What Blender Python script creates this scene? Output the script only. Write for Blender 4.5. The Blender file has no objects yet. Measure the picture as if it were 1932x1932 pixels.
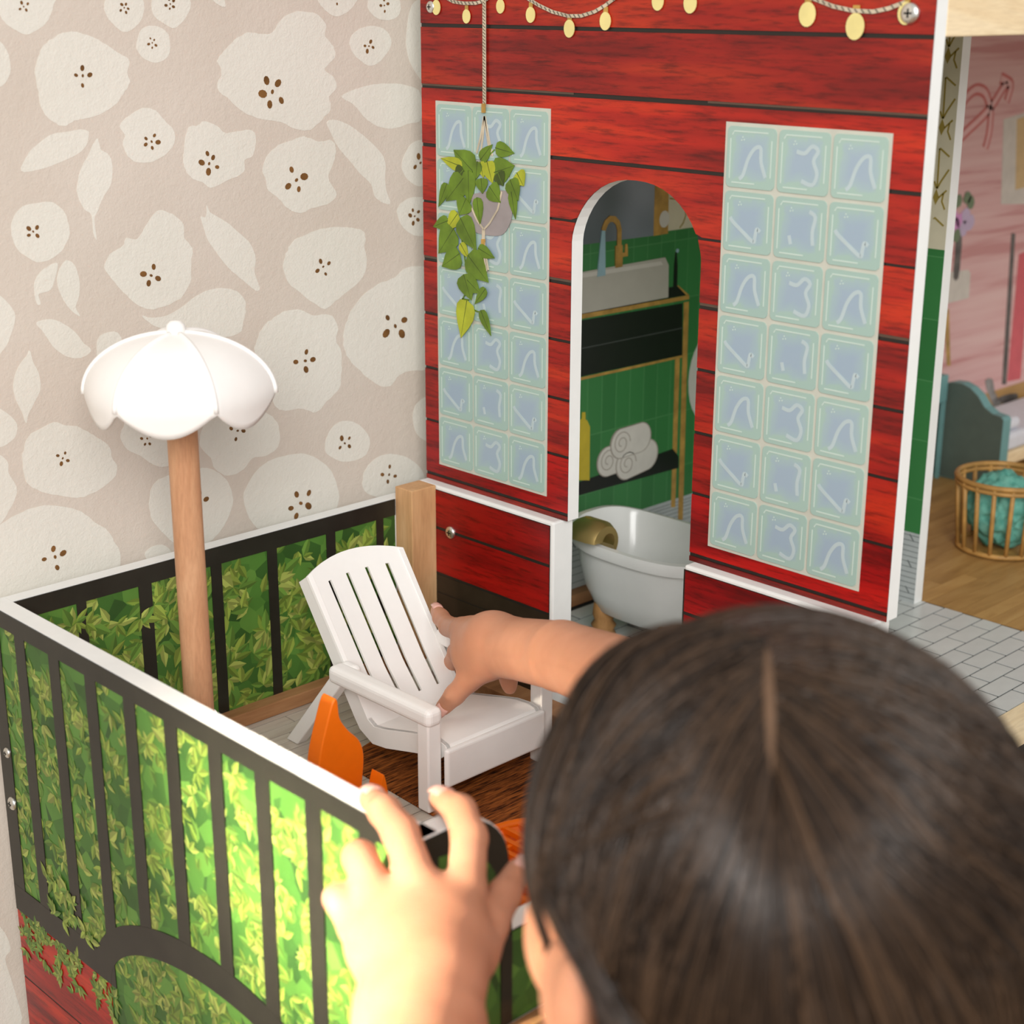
import bpy, bmesh, math, random
import numpy as np
from mathutils import Vector, Matrix, Quaternion

# ------------------------------------------------------------------ camera, world, light, exposure
scene = bpy.context.scene
col = scene.collection
def R(d): return math.radians(d)

cam_data = bpy.data.cameras.new('camera')
cam = bpy.data.objects.new('camera', cam_data)
col.objects.link(cam)
CAM = Vector((-0.7875, -0.484, 0.359375))
FW = Vector((0.66404769, 0.68116198, -0.30831643))
RT = Vector((0.71687197, -0.69719513, 0.00367922))
UP = Vector((0.21245057, 0.22346659, 0.95127674))
cam.matrix_world = Matrix(((RT.x, UP.x, -FW.x, CAM.x), (RT.y, UP.y, -FW.y, CAM.y),
                           (RT.z, UP.z, -FW.z, CAM.z), (0, 0, 0, 1)))
cam_data.sensor_width = 36.0
cam_data.lens = 36.0 * 3012.5448 / 1932.0
cam_data.clip_start = 0.02
cam_data.dof.use_dof = True
cam_data.dof.focus_distance = 1.10
cam_data.dof.aperture_fstop = 8.5
scene.camera = cam

world = bpy.data.worlds.new('room_light')
scene.world = world
world.use_nodes = True
world.node_tree.nodes['Background'].inputs[0].default_value = (1.0, 0.975, 0.94, 1)
world.node_tree.nodes['Background'].inputs[1].default_value = 0.55

def area(name, loc, target, sx, sy, power, color, spread=180):
    d = bpy.data.lights.new(name, 'AREA')
    d.shape = 'RECTANGLE'; d.size = sx; d.size_y = sy; d.energy = power; d.color = color
    d.spread = R(spread)
    o = bpy.data.objects.new(name, d)
    o.location = loc
    o.rotation_euler = (Vector(target) - Vector(loc)).to_track_quat('-Z', 'Y').to_euler()
    col.objects.link(o)
    return o
# daylight of a large window to the left, behind the camera, and the low sun that comes through it
area('window_daylight', (-1.75, -1.65, 1.20), (-0.1, 0.25, 0.05), 1.3, 1.2, 58, (1.0, 0.98, 0.955))
area('window_sun_beam', (-2.6, 0.20, 0.74), (-0.40, 0.01, -0.060), 0.36, 0.15, 1.15, (1.0, 0.90, 0.72), 5)

scene.view_settings.view_transform = 'Standard'
scene.view_settings.look = 'None'
scene.view_settings.gamma = 1.0
scene.view_settings.use_curve_mapping = False
scene.view_settings.exposure = 0.08

# ------------------------------------------------------------------ material helpers
def srgb(r, g, b):
    def f(c):
        c /= 255.0
        return c / 12.92 if c <= 0.04045 else ((c + 0.055) / 1.055) ** 2.4
    return (f(r), f(g), f(b), 1.0)

class NT:
    def __init__(self, name, rough=0.5, spec=0.5):
        self.m = bpy.data.materials.new(name); self.m.use_nodes = True
        self.t = self.m.node_tree; self.n = self.t.nodes
        self.b = self.n['Principled BSDF']
        self.b.inputs['Roughness'].default_value = rough
        self.b.inputs['Specular IOR Level'].default_value = spec
    def node(self, t, **kw):
        x = self.n.new(t)
        for k, v in kw.items(): setattr(x, k, v)
        return x
    def link(self, a, b): self.t.links.new(a, b)
    def coord(self, scale=(1, 1, 1), kind='Object', rot=(0, 0, 0)):
        tc = self.node('ShaderNodeTexCoord'); mp = self.node('ShaderNodeMapping')
        mp.inputs['Scale'].default_value = scale; mp.inputs['Rotation'].default_value = rot
        self.link(tc.outputs[kind], mp.inputs[0]); return mp.outputs[0]
    def noise(self, vec, scale, detail=4, rough=0.55, dist=0.0):
        x = self.node('ShaderNodeTexNoise')
        x.inputs['Scale'].default_value = scale; x.inputs['Detail'].default_value = detail
        x.inputs['Roughness'].default_value = rough; x.inputs['Distortion'].default_value = dist
        self.link(vec, x.inputs['Vector']); return x.outputs['Fac']
    def ramp(self, fac, stops):
        x = self.node('ShaderNodeValToRGB'); e = x.color_ramp.elements
        while len(e) < len(stops): e.new(0.5)
        for i, (p, c) in enumerate(stops): e[i].position = p; e[i].color = c
        self.link(fac, x.inputs[0]); return x.outputs[0]
    def mix(self, fac, a, b, mode='MIX'):
        x = self.node('ShaderNodeMix', data_type='RGBA', blend_type=mode)
        for s, v in ((x.inputs['Factor'], fac), (x.inputs['A'], a), (x.inputs['B'], b)):
            if hasattr(v, 'links'): self.link(v, s)
            else: s.default_value = v
        return x.outputs['Result']
    def math(self, op, a, b=0.0):
        x = self.node('ShaderNodeMath', operation=op)
        for s, v in zip(x.inputs, (a, b)):
            if hasattr(v, 'links'): self.link(v, s)
            else: s.default_value = v
        return x.outputs[0]
    def rand(self):
        return self.node('ShaderNodeObjectInfo').outputs['Random']
    def base(self, c):
        if hasattr(c, 'links'): self.link(c, self.b.inputs['Base Color'])
        else: self.b.inputs['Base Color'].default_value = c
    def bump(self, h, strength=0.2, dist=0.001):
        x = self.node('ShaderNodeBump')
        x.inputs['Strength'].default_value = strength; x.inputs['Distance'].default_value = dist
        self.link(h, x.inputs['Height']); self.link(x.outputs[0], self.b.inputs['Normal'])

def plain(name, c, rough=0.45, spec=0.4, metal=0.0, vary=0.05):
    t = NT(name, rough, spec)
    n = t.noise(t.coord(), 60, 3)
    d = tuple(x * (1 - vary * 2) for x in c[:3]) + (1,)
    l = tuple(min(1, x * (1 + vary)) for x in c[:3]) + (1,)
    t.base(t.ramp(n, [(0.3, d), (0.7, l)]))
    t.b.inputs['Metallic'].default_value = metal
    return t.m

M = {}
def wallpaper_mat(name, a, b):
    t = NT(name, 0.85, 0.15)
    v = t.coord()
    t.base(t.ramp(t.noise(v, 9, 3), [(0.3, a), (0.7, b)]))
    h = t.noise(t.coord((1, 1, 1)), 230, 5, 0.6)
    h2 = t.noise(v, 620, 2)
    t.bump(t.math('ADD', h, t.math('MULTIPLY', h2, 0.35)), 0.35, 0.0016)
    return t.m
M['paper'] = wallpaper_mat('wallpaper_ground', srgb(208, 197, 185), srgb(215, 205, 194))
M['petal'] = wallpaper_mat('wallpaper_petal', srgb(222, 219, 209), srgb(228, 225, 216))
M['stamen'] = plain('wallpaper_stamen', srgb(126, 88, 48), 0.8, 0.2, vary=0.2)
M['room_floor'] = plain('room_floor_wood', srgb(150, 120, 90), 0.5)

def red_mat(name, axis_scale):
    t = NT(name, 0.36, 0.45)
    v = t.coord(axis_scale)
    add = t.node('ShaderNodeVectorMath', operation='ADD')
    comb = t.node('ShaderNodeCombineXYZ')
    r = t.math('MULTIPLY', t.rand(), 37.0)
    t.link(r, comb.inputs[0]); t.link(r, comb.inputs[1])
    t.link(v, add.inputs[0]); t.link(comb.outputs[0], add.inputs[1])
    big = t.noise(add.outputs[0], 1.0, 2, 0.5)
    fine = t.noise(add.outputs[0], 7.0, 6, 0.7)
    c = t.ramp(big, [(0.30, srgb(120, 14, 13)), (0.48, srgb(168, 28, 18)), (0.70, srgb(202, 54, 22))])
    f = t.ramp(fine, [(0.32, (0.22, 0.20, 0.22, 1)), (0.52, (0.88, 0.86, 0.86, 1)), (0.75, (1, 1, 1, 1))])
    c = t.mix(0.85, c, f, 'MULTIPLY')
    t.base(t.mix(1.0, c, t.node('ShaderNodeObjectInfo').outputs['Color'], 'MULTIPLY'))
    weave = t.noise(t.coord(), 1400, 1)
    t.bump(weave, 0.08, 0.0004)
    return t.m
M['red'] = red_mat('red_printed_plank', (1, 5, 52))
M['wire'] = plain('printed_wire_twist', srgb(120, 112, 100), 0.5)
M['redline'] = plain('printed_plank_gap', srgb(38, 34, 30), 0.4)
M['redgrey'] = plain('printed_plank_edge', srgb(92, 74, 62), 0.4)
M['mdf'] = plain('white_board', srgb(240, 242, 240), 0.4, 0.4, vary=0.015)
M['darkbrown'] = plain('dark_brown_print', srgb(48, 38, 28), 0.4, vary=0.15)

def glass_print():
    t = NT('glass_block_print', 0.30, 0.5)
    v = t.coord()
    sep = t.node('ShaderNodeSeparateXYZ'); t.link(v, sep.inputs[0])
    ay = t.math('ABSOLUTE', sep.outputs[1]); az = t.math('ABSOLUTE', sep.outputs[2])
    mx = t.math('MAXIMUM', ay, az)
    nz = t.noise(t.coord(), 90, 3)
    e = t.math('ADD', t.math('MULTIPLY', mx, 55.0), t.math('MULTIPLY', nz, 0.5))
    c = t.ramp(e, [(0.55, srgb(160, 180, 196)), (0.88, srgb(164, 188, 192)), (1.0, srgb(166, 194, 184))])
    tint = t.ramp(t.rand(), [(0.0, (0.93, 0.95, 0.97, 1)), (1.0, (1, 1, 1, 1))])
    t.base(t.mix(1.0, c, tint, 'MULTIPLY'))
    return t.m
M['glass'] = glass_print()
M['glass_hi'] = plain('glass_block_highlight', srgb(184, 202, 206), 0.3, vary=0.02)
M['glass_edge'] = plain('glass_block_edge_line', srgb(198, 216, 208), 0.3, vary=0.02)
M['grout'] = plain('glass_block_grout', srgb(200, 202, 190), 0.4, vary=0.03)

def wood_mat(name, c0, c1, c2, scale=(1, 1, 1), rough=0.5, sc=40):
    t = NT(name, rough, 0.3)
    n = t.noise(t.coord(scale), sc, 5, 0.6, 1.2)
    g = t.noise(t.coord(tuple(s * 4 for s in scale)), sc * 3, 3)
    c = t.ramp(n, [(0.25, c0), (0.5, c1), (0.78, c2)])
    c = t.mix(0.25, c, t.ramp(g, [(0.3, (0.55, 0.48, 0.42, 1)), (0.6, (1, 1, 1, 1))]), 'MULTIPLY')
    t.base(c); t.bump(g, 0.1, 0.0004)
    return t.m
M['pine_z'] = wood_mat('pine_upright', srgb(196, 148, 104), srgb(216, 170, 122), srgb(228, 188, 142), (1, 1, 0.12))
M['pine_x'] = wood_mat('pine_rail', srgb(232, 204, 160), srgb(244, 222, 182), srgb(248, 230, 196), (0.12, 1, 1))
M['strip_x'] = wood_mat('stained_batten', srgb(136, 92, 60), srgb(172, 124, 84), srgb(192, 146, 104), (0.12, 1, 1))
M['pole'] = wood_mat('beech_pole', srgb(188, 136, 100), srgb(204, 154, 116), srgb(214, 168, 130), (1, 1, 0.18), sc=60)
M['turned'] = wood_mat('turned_wood', srgb(150, 108, 62), srgb(176, 130, 80), srgb(196, 150, 98), (1, 1, 0.3))

def plank_floor(name, stops, axis, sc=60):
    t = NT(name, 0.42, 0.35)
    comb = t.node('ShaderNodeCombineXYZ'); r = t.math('MULTIPLY', t.rand(), 23.0)
    t.link(r, comb.inputs[0]); t.link(r, comb.inputs[2])
    add = t.node('ShaderNodeVectorMath', operation='ADD')
    t.link(t.coord(axis), add.inputs[0]); t.link(comb.outputs[0], add.inputs[1])
    n = t.noise(add.outputs[0], sc, 5, 0.6, 0.8)
    c = t.ramp(n, stops)
    br = t.ramp(t.rand(), [(0, (0.80, 0.78, 0.76, 1)), (1, (1.0, 1.0, 1.0, 1))])
    t.base(t.mix(1.0, c, br, 'MULTIPLY'))
    return t.m
M['deck'] = plank_floor('whitewashed_deck', [(0.25, srgb(186, 172, 158)), (0.5, srgb(212, 203, 191)), (0.8, srgb(224, 217, 206))], (0.15, 1, 1))
M['deckgap'] = plain('deck_gap', srgb(96, 72, 56), 0.6, vary=0.2)
M['parquet'] = plank_floor('parquet_board', [(0.25, srgb(158, 120, 66)), (0.5, srgb(188, 148, 88)), (0.8, srgb(206, 170, 110))], (0.15, 1, 1))
M['parquetgap'] = plain('parquet_gap', srgb(120, 84, 44), 0.6)
M['tile'] = plain('white_floor_tile', srgb(206, 210, 208), 0.22, 0.5, vary=0.02)
M['tilegap'] = plain('dark_tile_joint', srgb(40, 44, 44), 0.6)

def vcol(name, rough=0.45, spec=0.4):
    t = NT(name, rough, spec)
    a = t.node('ShaderNodeAttribute', attribute_name='Col')
    t.base(a.outputs['Color']); return t.m
M['vcol'] = vcol('printed_foliage')
def foliage_bg():
    t = NT('printed_foliage_ground', 0.45, 0.4)
    vo = t.node('ShaderNodeTexVoronoi'); vo.inputs['Scale'].default_value = 75
    t.link(t.coord(), vo.inputs['Vector'])
    sep = t.node('ShaderNodeSeparateColor'); t.link(vo.outputs['Color'], sep.inputs[0])
    c = t.ramp(sep.outputs[0], [(0.0, srgb(48, 84, 36)), (0.35, srgb(66, 110, 44)), (0.7, srgb(84, 132, 54)), (1.0, srgb(100, 146, 62))])
    n = t.noise(t.coord(), 22, 3)
    t.base(t.mix(0.5, c, t.ramp(n, [(0.35, (0.55, 0.6, 0.5, 1)), (0.65, (1, 1, 1, 1))]), 'MULTIPLY'))
    return t.m
M['foliage'] = foliage_bg()
M['iron'] = plain('printed_black_bar', srgb(38, 37, 30), 0.38, 0.45, vary=0.12)
M['leaf_g'] = plain('pothos_leaf', srgb(104, 134, 36), 0.45, vary=0.18)
M['leaf_y'] = plain('pothos_young_leaf', srgb(172, 180, 46), 0.45, vary=0.12)
M['leaf_d'] = plain('pothos_dark_leaf', srgb(66, 84, 28), 0.45, vary=0.15)
M['pot'] = plain('printed_grey_pot', srgb(158, 150, 150), 0.45, vary=0.06)
M['rope'] = plain('printed_rope', srgb(206, 194, 170), 0.6, vary=0.15)
M['gold'] = plain('printed_gold', srgb(186, 146, 74), 0.35, vary=0.2)
M['bulb'] = plain('printed_warm_bulb', srgb(234, 220, 148), 0.4, vary=0.05)
M['chrome'] = plain('chrome_screw', srgb(230, 230, 224), 0.30, 0.5, 1.0, 0.02)
M['black'] = plain('black_recess', srgb(24, 24, 22), 0.5)
M['white_plastic'] = plain('white_plastic', srgb(250, 249, 246), 0.42, 0.4, vary=0.01)
M['white_plastic'].node_tree.nodes['Principled BSDF'].inputs['Subsurface Weight'].default_value = 0.0
M['orange'] = plain('orange_plastic', srgb(244, 116, 10), 0.38, 0.4, vary=0.03)
M['brass'] = plain('brass', srgb(214, 184, 122), 0.34, 0.5, 0.9, 0.04)
M['enamel'] = plain('white_enamel', srgb(232, 234, 232), 0.16, 0.5, vary=0.01)
M['teal'] = plain('teal_paint', srgb(112, 160, 160), 0.5, vary=0.03)
M['tealdark'] = plain('dark_grey_green_face', srgb(84, 98, 90), 0.5, vary=0.04)
def green_tile():
    t = NT('printed_green_tile', 0.35, 0.45)
    br = t.node('ShaderNodeTexBrick')
    t.link(t.coord((1, 1, 1), rot=(R(90), 0, 0)), br.inputs['Vector'])
    br.inputs['Color1'].default_value = srgb(52, 116, 62); br.inputs['Color2'].default_value = srgb(60, 128, 70)
    br.inputs['Mortar'].default_value = srgb(82, 142, 88); br.inputs['Scale'].default_value = 1
    br.inputs['Mortar Size'].default_value = 0.0004
    br.inputs['Brick Width'].default_value = 0.018; br.inputs['Row Height'].default_value = 0.052
    br.offset = 0.0
    t.base(br.outputs['Color']); return t.m
M['green_tile'] = green_tile()
M['cream'] = plain('cream_print', srgb(206, 200, 176), 0.4, vary=0.03)
M['olive'] = plain('gold_line_print', srgb(150, 132, 60), 0.4)
M['mirror'] = None
def mirror_print():
    t = NT('printed_mirror', 0.35, 0.4)
    t.base(t.ramp(t.noise(t.coord(), 14, 1), [(0.3, srgb(82, 92, 96)), (0.7, srgb(140, 148, 160))])); return t.m
M['mirror'] = mirror_print()
M['water'] = plain('printed_water', srgb(150, 184, 196), 0.4)
M['basin'] = plain('printed_basin', srgb(182, 180, 170), 0.4, vary=0.02)
M['basin_light'] = plain('printed_basin_rim', srgb(204, 202, 194), 0.4, vary=0.02)
M['drawer'] = plain('printed_black_drawer', srgb(24, 26, 22), 0.35)
M['drawer_line'] = plain('printed_drawer_gap', srgb(70, 74, 72), 0.4)
M['yellow'] = plain('printed_yellow_bottle', srgb(200, 178, 52), 0.4)
M['towel'] = plain('printed_towel', srgb(214, 210, 202), 0.7, vary=0.04)
M['towel_line'] = plain('printed_towel_fold', srgb(164, 156, 146), 0.7)
M['printfloor'] = plain('printed_floor_strip', srgb(178, 184, 184), 0.4, vary=0.04)
M['printline'] = plain('printed_floor_line', srgb(112, 118, 118), 0.4)
def pink_wall():
    t = NT('printed_pink_brick', 0.45, 0.35)
    v = t.coord((3, 3, 70))
    n = t.noise(v, 1.4, 3)
    t.base(t.ramp(n, [(0.34, srgb(196, 140, 138)), (0.46, srgb(212, 168, 166)), (0.7, srgb(220, 184, 180))]))
    return t.m
M['pink'] = pink_wall()
M['neon'] = plain('printed_neon_red', srgb(198, 108, 104), 0.45)
M['neon_l'] = plain('printed_neon_core', srgb(222, 176, 174), 0.45)
M['mag'] = plain('printed_pink_flower', srgb(214, 150, 204), 0.5)
M['lil'] = plain('printed_lilac_flower', srgb(196, 178, 206), 0.5)
M['sage'] = plain('printed_sage_leaf', srgb(112, 132, 100), 0.5)
M['vase'] = plain('printed_vase', srgb(96, 92, 88), 0.5, vary=0.3)
M['vase2'] = plain('printed_spotted_lamp', srgb(150, 146, 142), 0.5, vary=0.3)
M['curtain'] = plain('printed_white_frame', srgb(206, 200, 190), 0.5)
M['hot'] = plain('printed_red_band', srgb(206, 92, 100), 0.5)
M['art'] = plain('printed_art', srgb(206, 178, 128), 0.5)
M['cloth'] = None
def cloth_mat():
    t = NT('teal_terry_cloth', 0.9, 0.1)
    t.base(t.ramp(t.noise(t.coord(), 120, 4), [(0.3, srgb(84, 156, 142)), (0.7, srgb(128, 192, 176))]))
    t.bump(t.noise(t.coord(), 900, 3), 0.5, 0.001); return t.m
M['cloth'] = cloth_mat()
M['wicker'] = plain('cane_wicker', srgb(186, 142, 78), 0.5, vary=0.15)
M['linen'] = plain('white_bed_linen', srgb(220, 222, 230), 0.8, vary=0.02)
def rug_mat():
    t = NT('woven_brown_rug', 0.75, 0.15)
    w = t.noise(t.coord((22, 220, 40)), 3.0, 3, 0.6)
    t.base(t.ramp(w, [(0.34, srgb(40, 18, 8)), (0.46, srgb(116, 62, 26)), (0.66, srgb(176, 102, 46))]))
    t.bump(w, 0.6, 0.0012); return t.m
M['rug'] = rug_mat()
def skin_mat():
    t = NT('skin', 0.48, 0.35)
    n = t.noise(t.coord(), 30, 4)
    t.base(t.ramp(n, [(0.3, srgb(190, 132, 102)), (0.7, srgb(204, 146, 116))]))
    t.b.inputs['Subsurface Weight'].default_value = 0.12
    t.b.inputs['Subsurface Radius'].default_value = (1.0, 0.35, 0.2)
    t.b.inputs['Subsurface Scale'].default_value = 0.004
    t.bump(t.noise(t.coord(), 700, 3), 0.08, 0.0005); return t.m
M['skin'] = skin_mat()
M['nail'] = plain('finger_nail', srgb(228, 176, 162), 0.3, 0.5, vary=0.02)
M['lip'] = plain('lip', srgb(190, 104, 96), 0.4)
M['eye'] = plain('eye_white', srgb(235, 232, 228), 0.15)
M['iris'] = plain('dark_iris', srgb(46, 30, 22), 0.15)
def hair_mat():
    t = NT('dark_brown_hair', 0.34, 0.38)
    a = t.node('ShaderNodeAttribute', attribute_name='Col')
    t.base(a.outputs['Color'])
    return t.m
M['hair'] = hair_mat()
M['haircap'] = plain('hair_underlayer', srgb(30, 23, 18), 0.6, 0.2, vary=0.2)
M['scalp'] = plain('scalp_parting', srgb(112, 87, 68), 0.7, 0.2)
M['dress'] = plain('plain_cotton', srgb(226, 214, 206), 0.8)

# ------------------------------------------------------------------ mesh helpers
class MB:
    """collects geometry for ONE mesh object; several material slots and a face colour are possible"""
    def __init__(self): self.v = []; self.f = []; self.mi = []; self.c = []
    def add(self, vs, fs, mi=0, c=None):
        o = len(self.v); self.v += [tuple(p) for p in vs]
        for q in fs:
            self.f.append(tuple(i + o for i in q)); self.mi.append(mi); self.c.append(c)
    def box(self, x0, x1, y0, y1, z0, z1, mi=0, c=None):
        self.add([(x0, y0, z0), (x1, y0, z0), (x1, y1, z0), (x0, y1, z0), (x0, y0, z1), (x1, y0, z1), (x1, y1, z1), (x0, y1, z1)],
                 [(0, 3, 2, 1), (4, 5, 6, 7), (0, 1, 5, 4), (1, 2, 6, 5), (2, 3, 7, 6), (3, 0, 4, 7)], mi, c)
    def prism(self, poly, pm, h0, h1, mi=0, c=None):
        n = len(poly)
        ar = sum(poly[i][0] * poly[(i + 1) % n][1] - poly[(i + 1) % n][0] * poly[i][1] for i in range(n))
        if ar < 0: poly = poly[::-1]
        vs = [pm(u, v, h0) for u, v in poly] + [pm(u, v, h1) for u, v in poly]
        fs = [tuple(range(n, 2 * n)), tuple(range(n - 1, -1, -1))]
        for i in range(n):
            j = (i + 1) % n; fs.append((i, j, n + j, n + i))
        self.add(vs, fs, mi, c)
    def ribbon(self, pts, w, pm, h0, h1, mi=0, c=None, taper=False):
        n = len(pts); L = []; Rr = []
        for i in range(n):
            a = pts[max(0, i - 1)]; b = pts[min(n - 1, i + 1)]
            dx, dy = b[0] - a[0], b[1] - a[1]; l = math.hypot(dx, dy) or 1e-9
            ww = w * (1 if not taper else (1 - 0.85 * i / (n - 1)))
            L.append((pts[i][0] - dy / l * ww / 2, pts[i][1] + dx / l * ww / 2))
            Rr.append((pts[i][0] + dy / l * ww / 2, pts[i][1] - dx / l * ww / 2))
        for i in range(n - 1):
            self.prism([L[i], L[i + 1], Rr[i + 1], Rr[i]], pm, h0, h1, mi, c)
    def tube(self, pts, rad, n=8, mi=0, c=None, cap=True):
        pts = [Vector(p) for p in pts]
        rads = rad if isinstance(rad, (list, tuple)) else [rad] * len(pts)
        rings = []; prev = None
        for i, p in enumerate(pts):
            t = (pts[min(i + 1, len(pts) - 1)] - pts[max(i - 1, 0)]).normalized()
            if prev is None:
                a = Vector((0, 0, 1)) if abs(t.z) < 0.9 else Vector((1, 0, 0))
                u = t.cross(a).normalized()
            else:
                u = (prev - t * prev.dot(t)).normalized()
            prev = u; w = t.cross(u)
            rings.append([p + (u * math.cos(2 * math.pi * k / n) + w * math.sin(2 * math.pi * k / n)) * rads[i] for k in range(n)])
        vs = [q for r in rings for q in r]; fs = []
        for i in range(len(rings) - 1):
            for k in range(n):
                k2 = (k + 1) % n
                fs.append((i * n + k, i * n + k2, (i + 1) * n + k2, (i + 1) * n + k))
        if cap:
            fs.append(tuple(range(n - 1, -1, -1))); fs.append(tuple(range((len(rings) - 1) * n, len(rings) * n)))
        self.add(vs, fs, mi, c)
    def lathe(self, prof, center=(0, 0, 0), n=24, mi=0, c=None, sx=1.0, sy=1.0):
        vs = []; fs = []
        for r, z in prof:
            for k in range(n):
                a = 2 * math.pi * k / n
                vs.append((center[0] + sx * r * math.cos(a), center[1] + sy * r * math.sin(a), center[2] + z))
        for i in range(len(prof) - 1):
            for k in range(n):
                k2 = (k + 1) % n
                fs.append((i * n + k, i * n + k2, (i + 1) * n + k2, (i + 1) * n + k))
        fs.append(tuple(range(n - 1, -1, -1))); fs.append(tuple(range((len(prof) - 1) * n, len(prof) * n)))
        self.add(vs, fs, mi, c)
    def mesh(self, name, mats, smooth=False):
        me = bpy.data.meshes.new(name)
        me.from_pydata(self.v, [], self.f)
        for m in (mats if isinstance(mats, (list, tuple)) else [mats]): me.materials.append(m)
        if any(self.mi): me.polygons.foreach_set('material_index', self.mi)
        if any(c is not None for c in self.c):
            at = me.color_attributes.new('Col', 'FLOAT_COLOR', 'CORNER')
            arr = []
            for q, c in zip(self.f, self.c): arr += list(c or (1, 1, 1, 1)) * len(q)
            at.data.foreach_set('color', arr)
        if smooth: me.polygons.foreach_set('use_smooth', [True] * len(me.polygons))
        me.update(); return me
    def build(self, name, mats, parent=None, smooth=False, bevel=0.0, auto=None, seg=2):
        me = self.mesh(name, mats, smooth or auto is not None)
        if auto is not None:
            try: me.set_sharp_from_angle(angle=R(auto))
            except Exception: pass
        o = bpy.data.objects.new(name, me); col.objects.link(o)
        if bevel:
            b = o.modifiers.new('bevel', 'BEVEL'); b.width = bevel; b.segments = seg; b.limit_method = 'ANGLE'; b.angle_limit = R(40)
        if parent is not None: adopt(o, parent)
        return o

def world_of(o):
    m = Matrix.LocRotScale(o.location, o.rotation_euler, o.scale)
    if o.parent: m = world_of(o.parent) @ o.matrix_parent_inverse @ m
    return m
def adopt(o, parent):
    o.parent = parent
    o.matrix_parent_inverse = world_of(parent).inverted()
def tag(o, label=None, cat=None, group=None, kind=None):
    if label: o['label'] = label
    if cat: o['category'] = cat
    if group: o['group'] = group
    if kind: o['kind'] = kind
    return o
def thing(name, loc, label, cat, group=None):
    o = bpy.data.objects.new(name, None); o.empty_display_size = 0.02
    o.location = loc; col.objects.link(o)
    return tag(o, label, cat, group)
def clone(o, parent, loc=None, rot=None):
    c = o.copy(); col.objects.link(c)
    if loc is not None: c.location = loc
    if rot is not None: c.rotation_euler = rot
    if parent is not None: adopt(c, parent)
    return c
def PX(x):  return lambda u, v, h: (x - h, u, v)      # face that looks to -X: u = Y, v = Z
def PY(y):  return lambda u, v, h: (u, y - h, v)      # face that looks to -Y: u = X, v = Z
def PYB(y): return lambda u, v, h: (u, y - h, v)
def PZ(z):  return lambda u, v, h: (u, v, z + h)
def smooth_poly(pts, n=3):
    out = []; k = len(pts)
    for i in range(k):
        p0, p1, p2, p3 = pts[i - 1], pts[i], pts[(i + 1) % k], pts[(i + 2) % k]
        for j in range(n):
            t = j / n
            out.append(tuple(0.5 * ((2 * p1[a]) + (-p0[a] + p2[a]) * t + (2 * p0[a] - 5 * p1[a] + 4 * p2[a] - p3[a]) * t * t + (-p0[a] + 3 * p1[a] - 3 * p2[a] + p3[a]) * t ** 3) for a in (0, 1)))
    return out
def smooth_line(pts, n=5):
    out = []; k = len(pts)
    for i in range(k - 1):
        p0, p1, p2, p3 = pts[max(0, i - 1)], pts[i], pts[i + 1], pts[min(k - 1, i + 2)]
        for j in range(n):
            t = j / n
            out.append(tuple(0.5 * ((2 * p1[a]) + (-p0[a] + p2[a]) * t + (2 * p0[a] - 5 * p1[a] + 4 * p2[a] - p3[a]) * t * t + (-p0[a] + 3 * p1[a] - 3 * p2[a] + p3[a]) * t ** 3) for a in (0, 1)))
    return out + [pts[-1]]
def circle2(cx, cy, rx, ry=None, n=14, rot=0.0):
    ry = ry or rx
    return [(cx + rx * math.cos(a) * math.cos(rot) - ry * math.sin(a) * math.sin(rot), cy + rx * math.cos(a) * math.sin(rot) + ry * math.sin(a) * math.cos(rot)) for a in [2 * math.pi * i / n for i in range(n)]]
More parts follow.
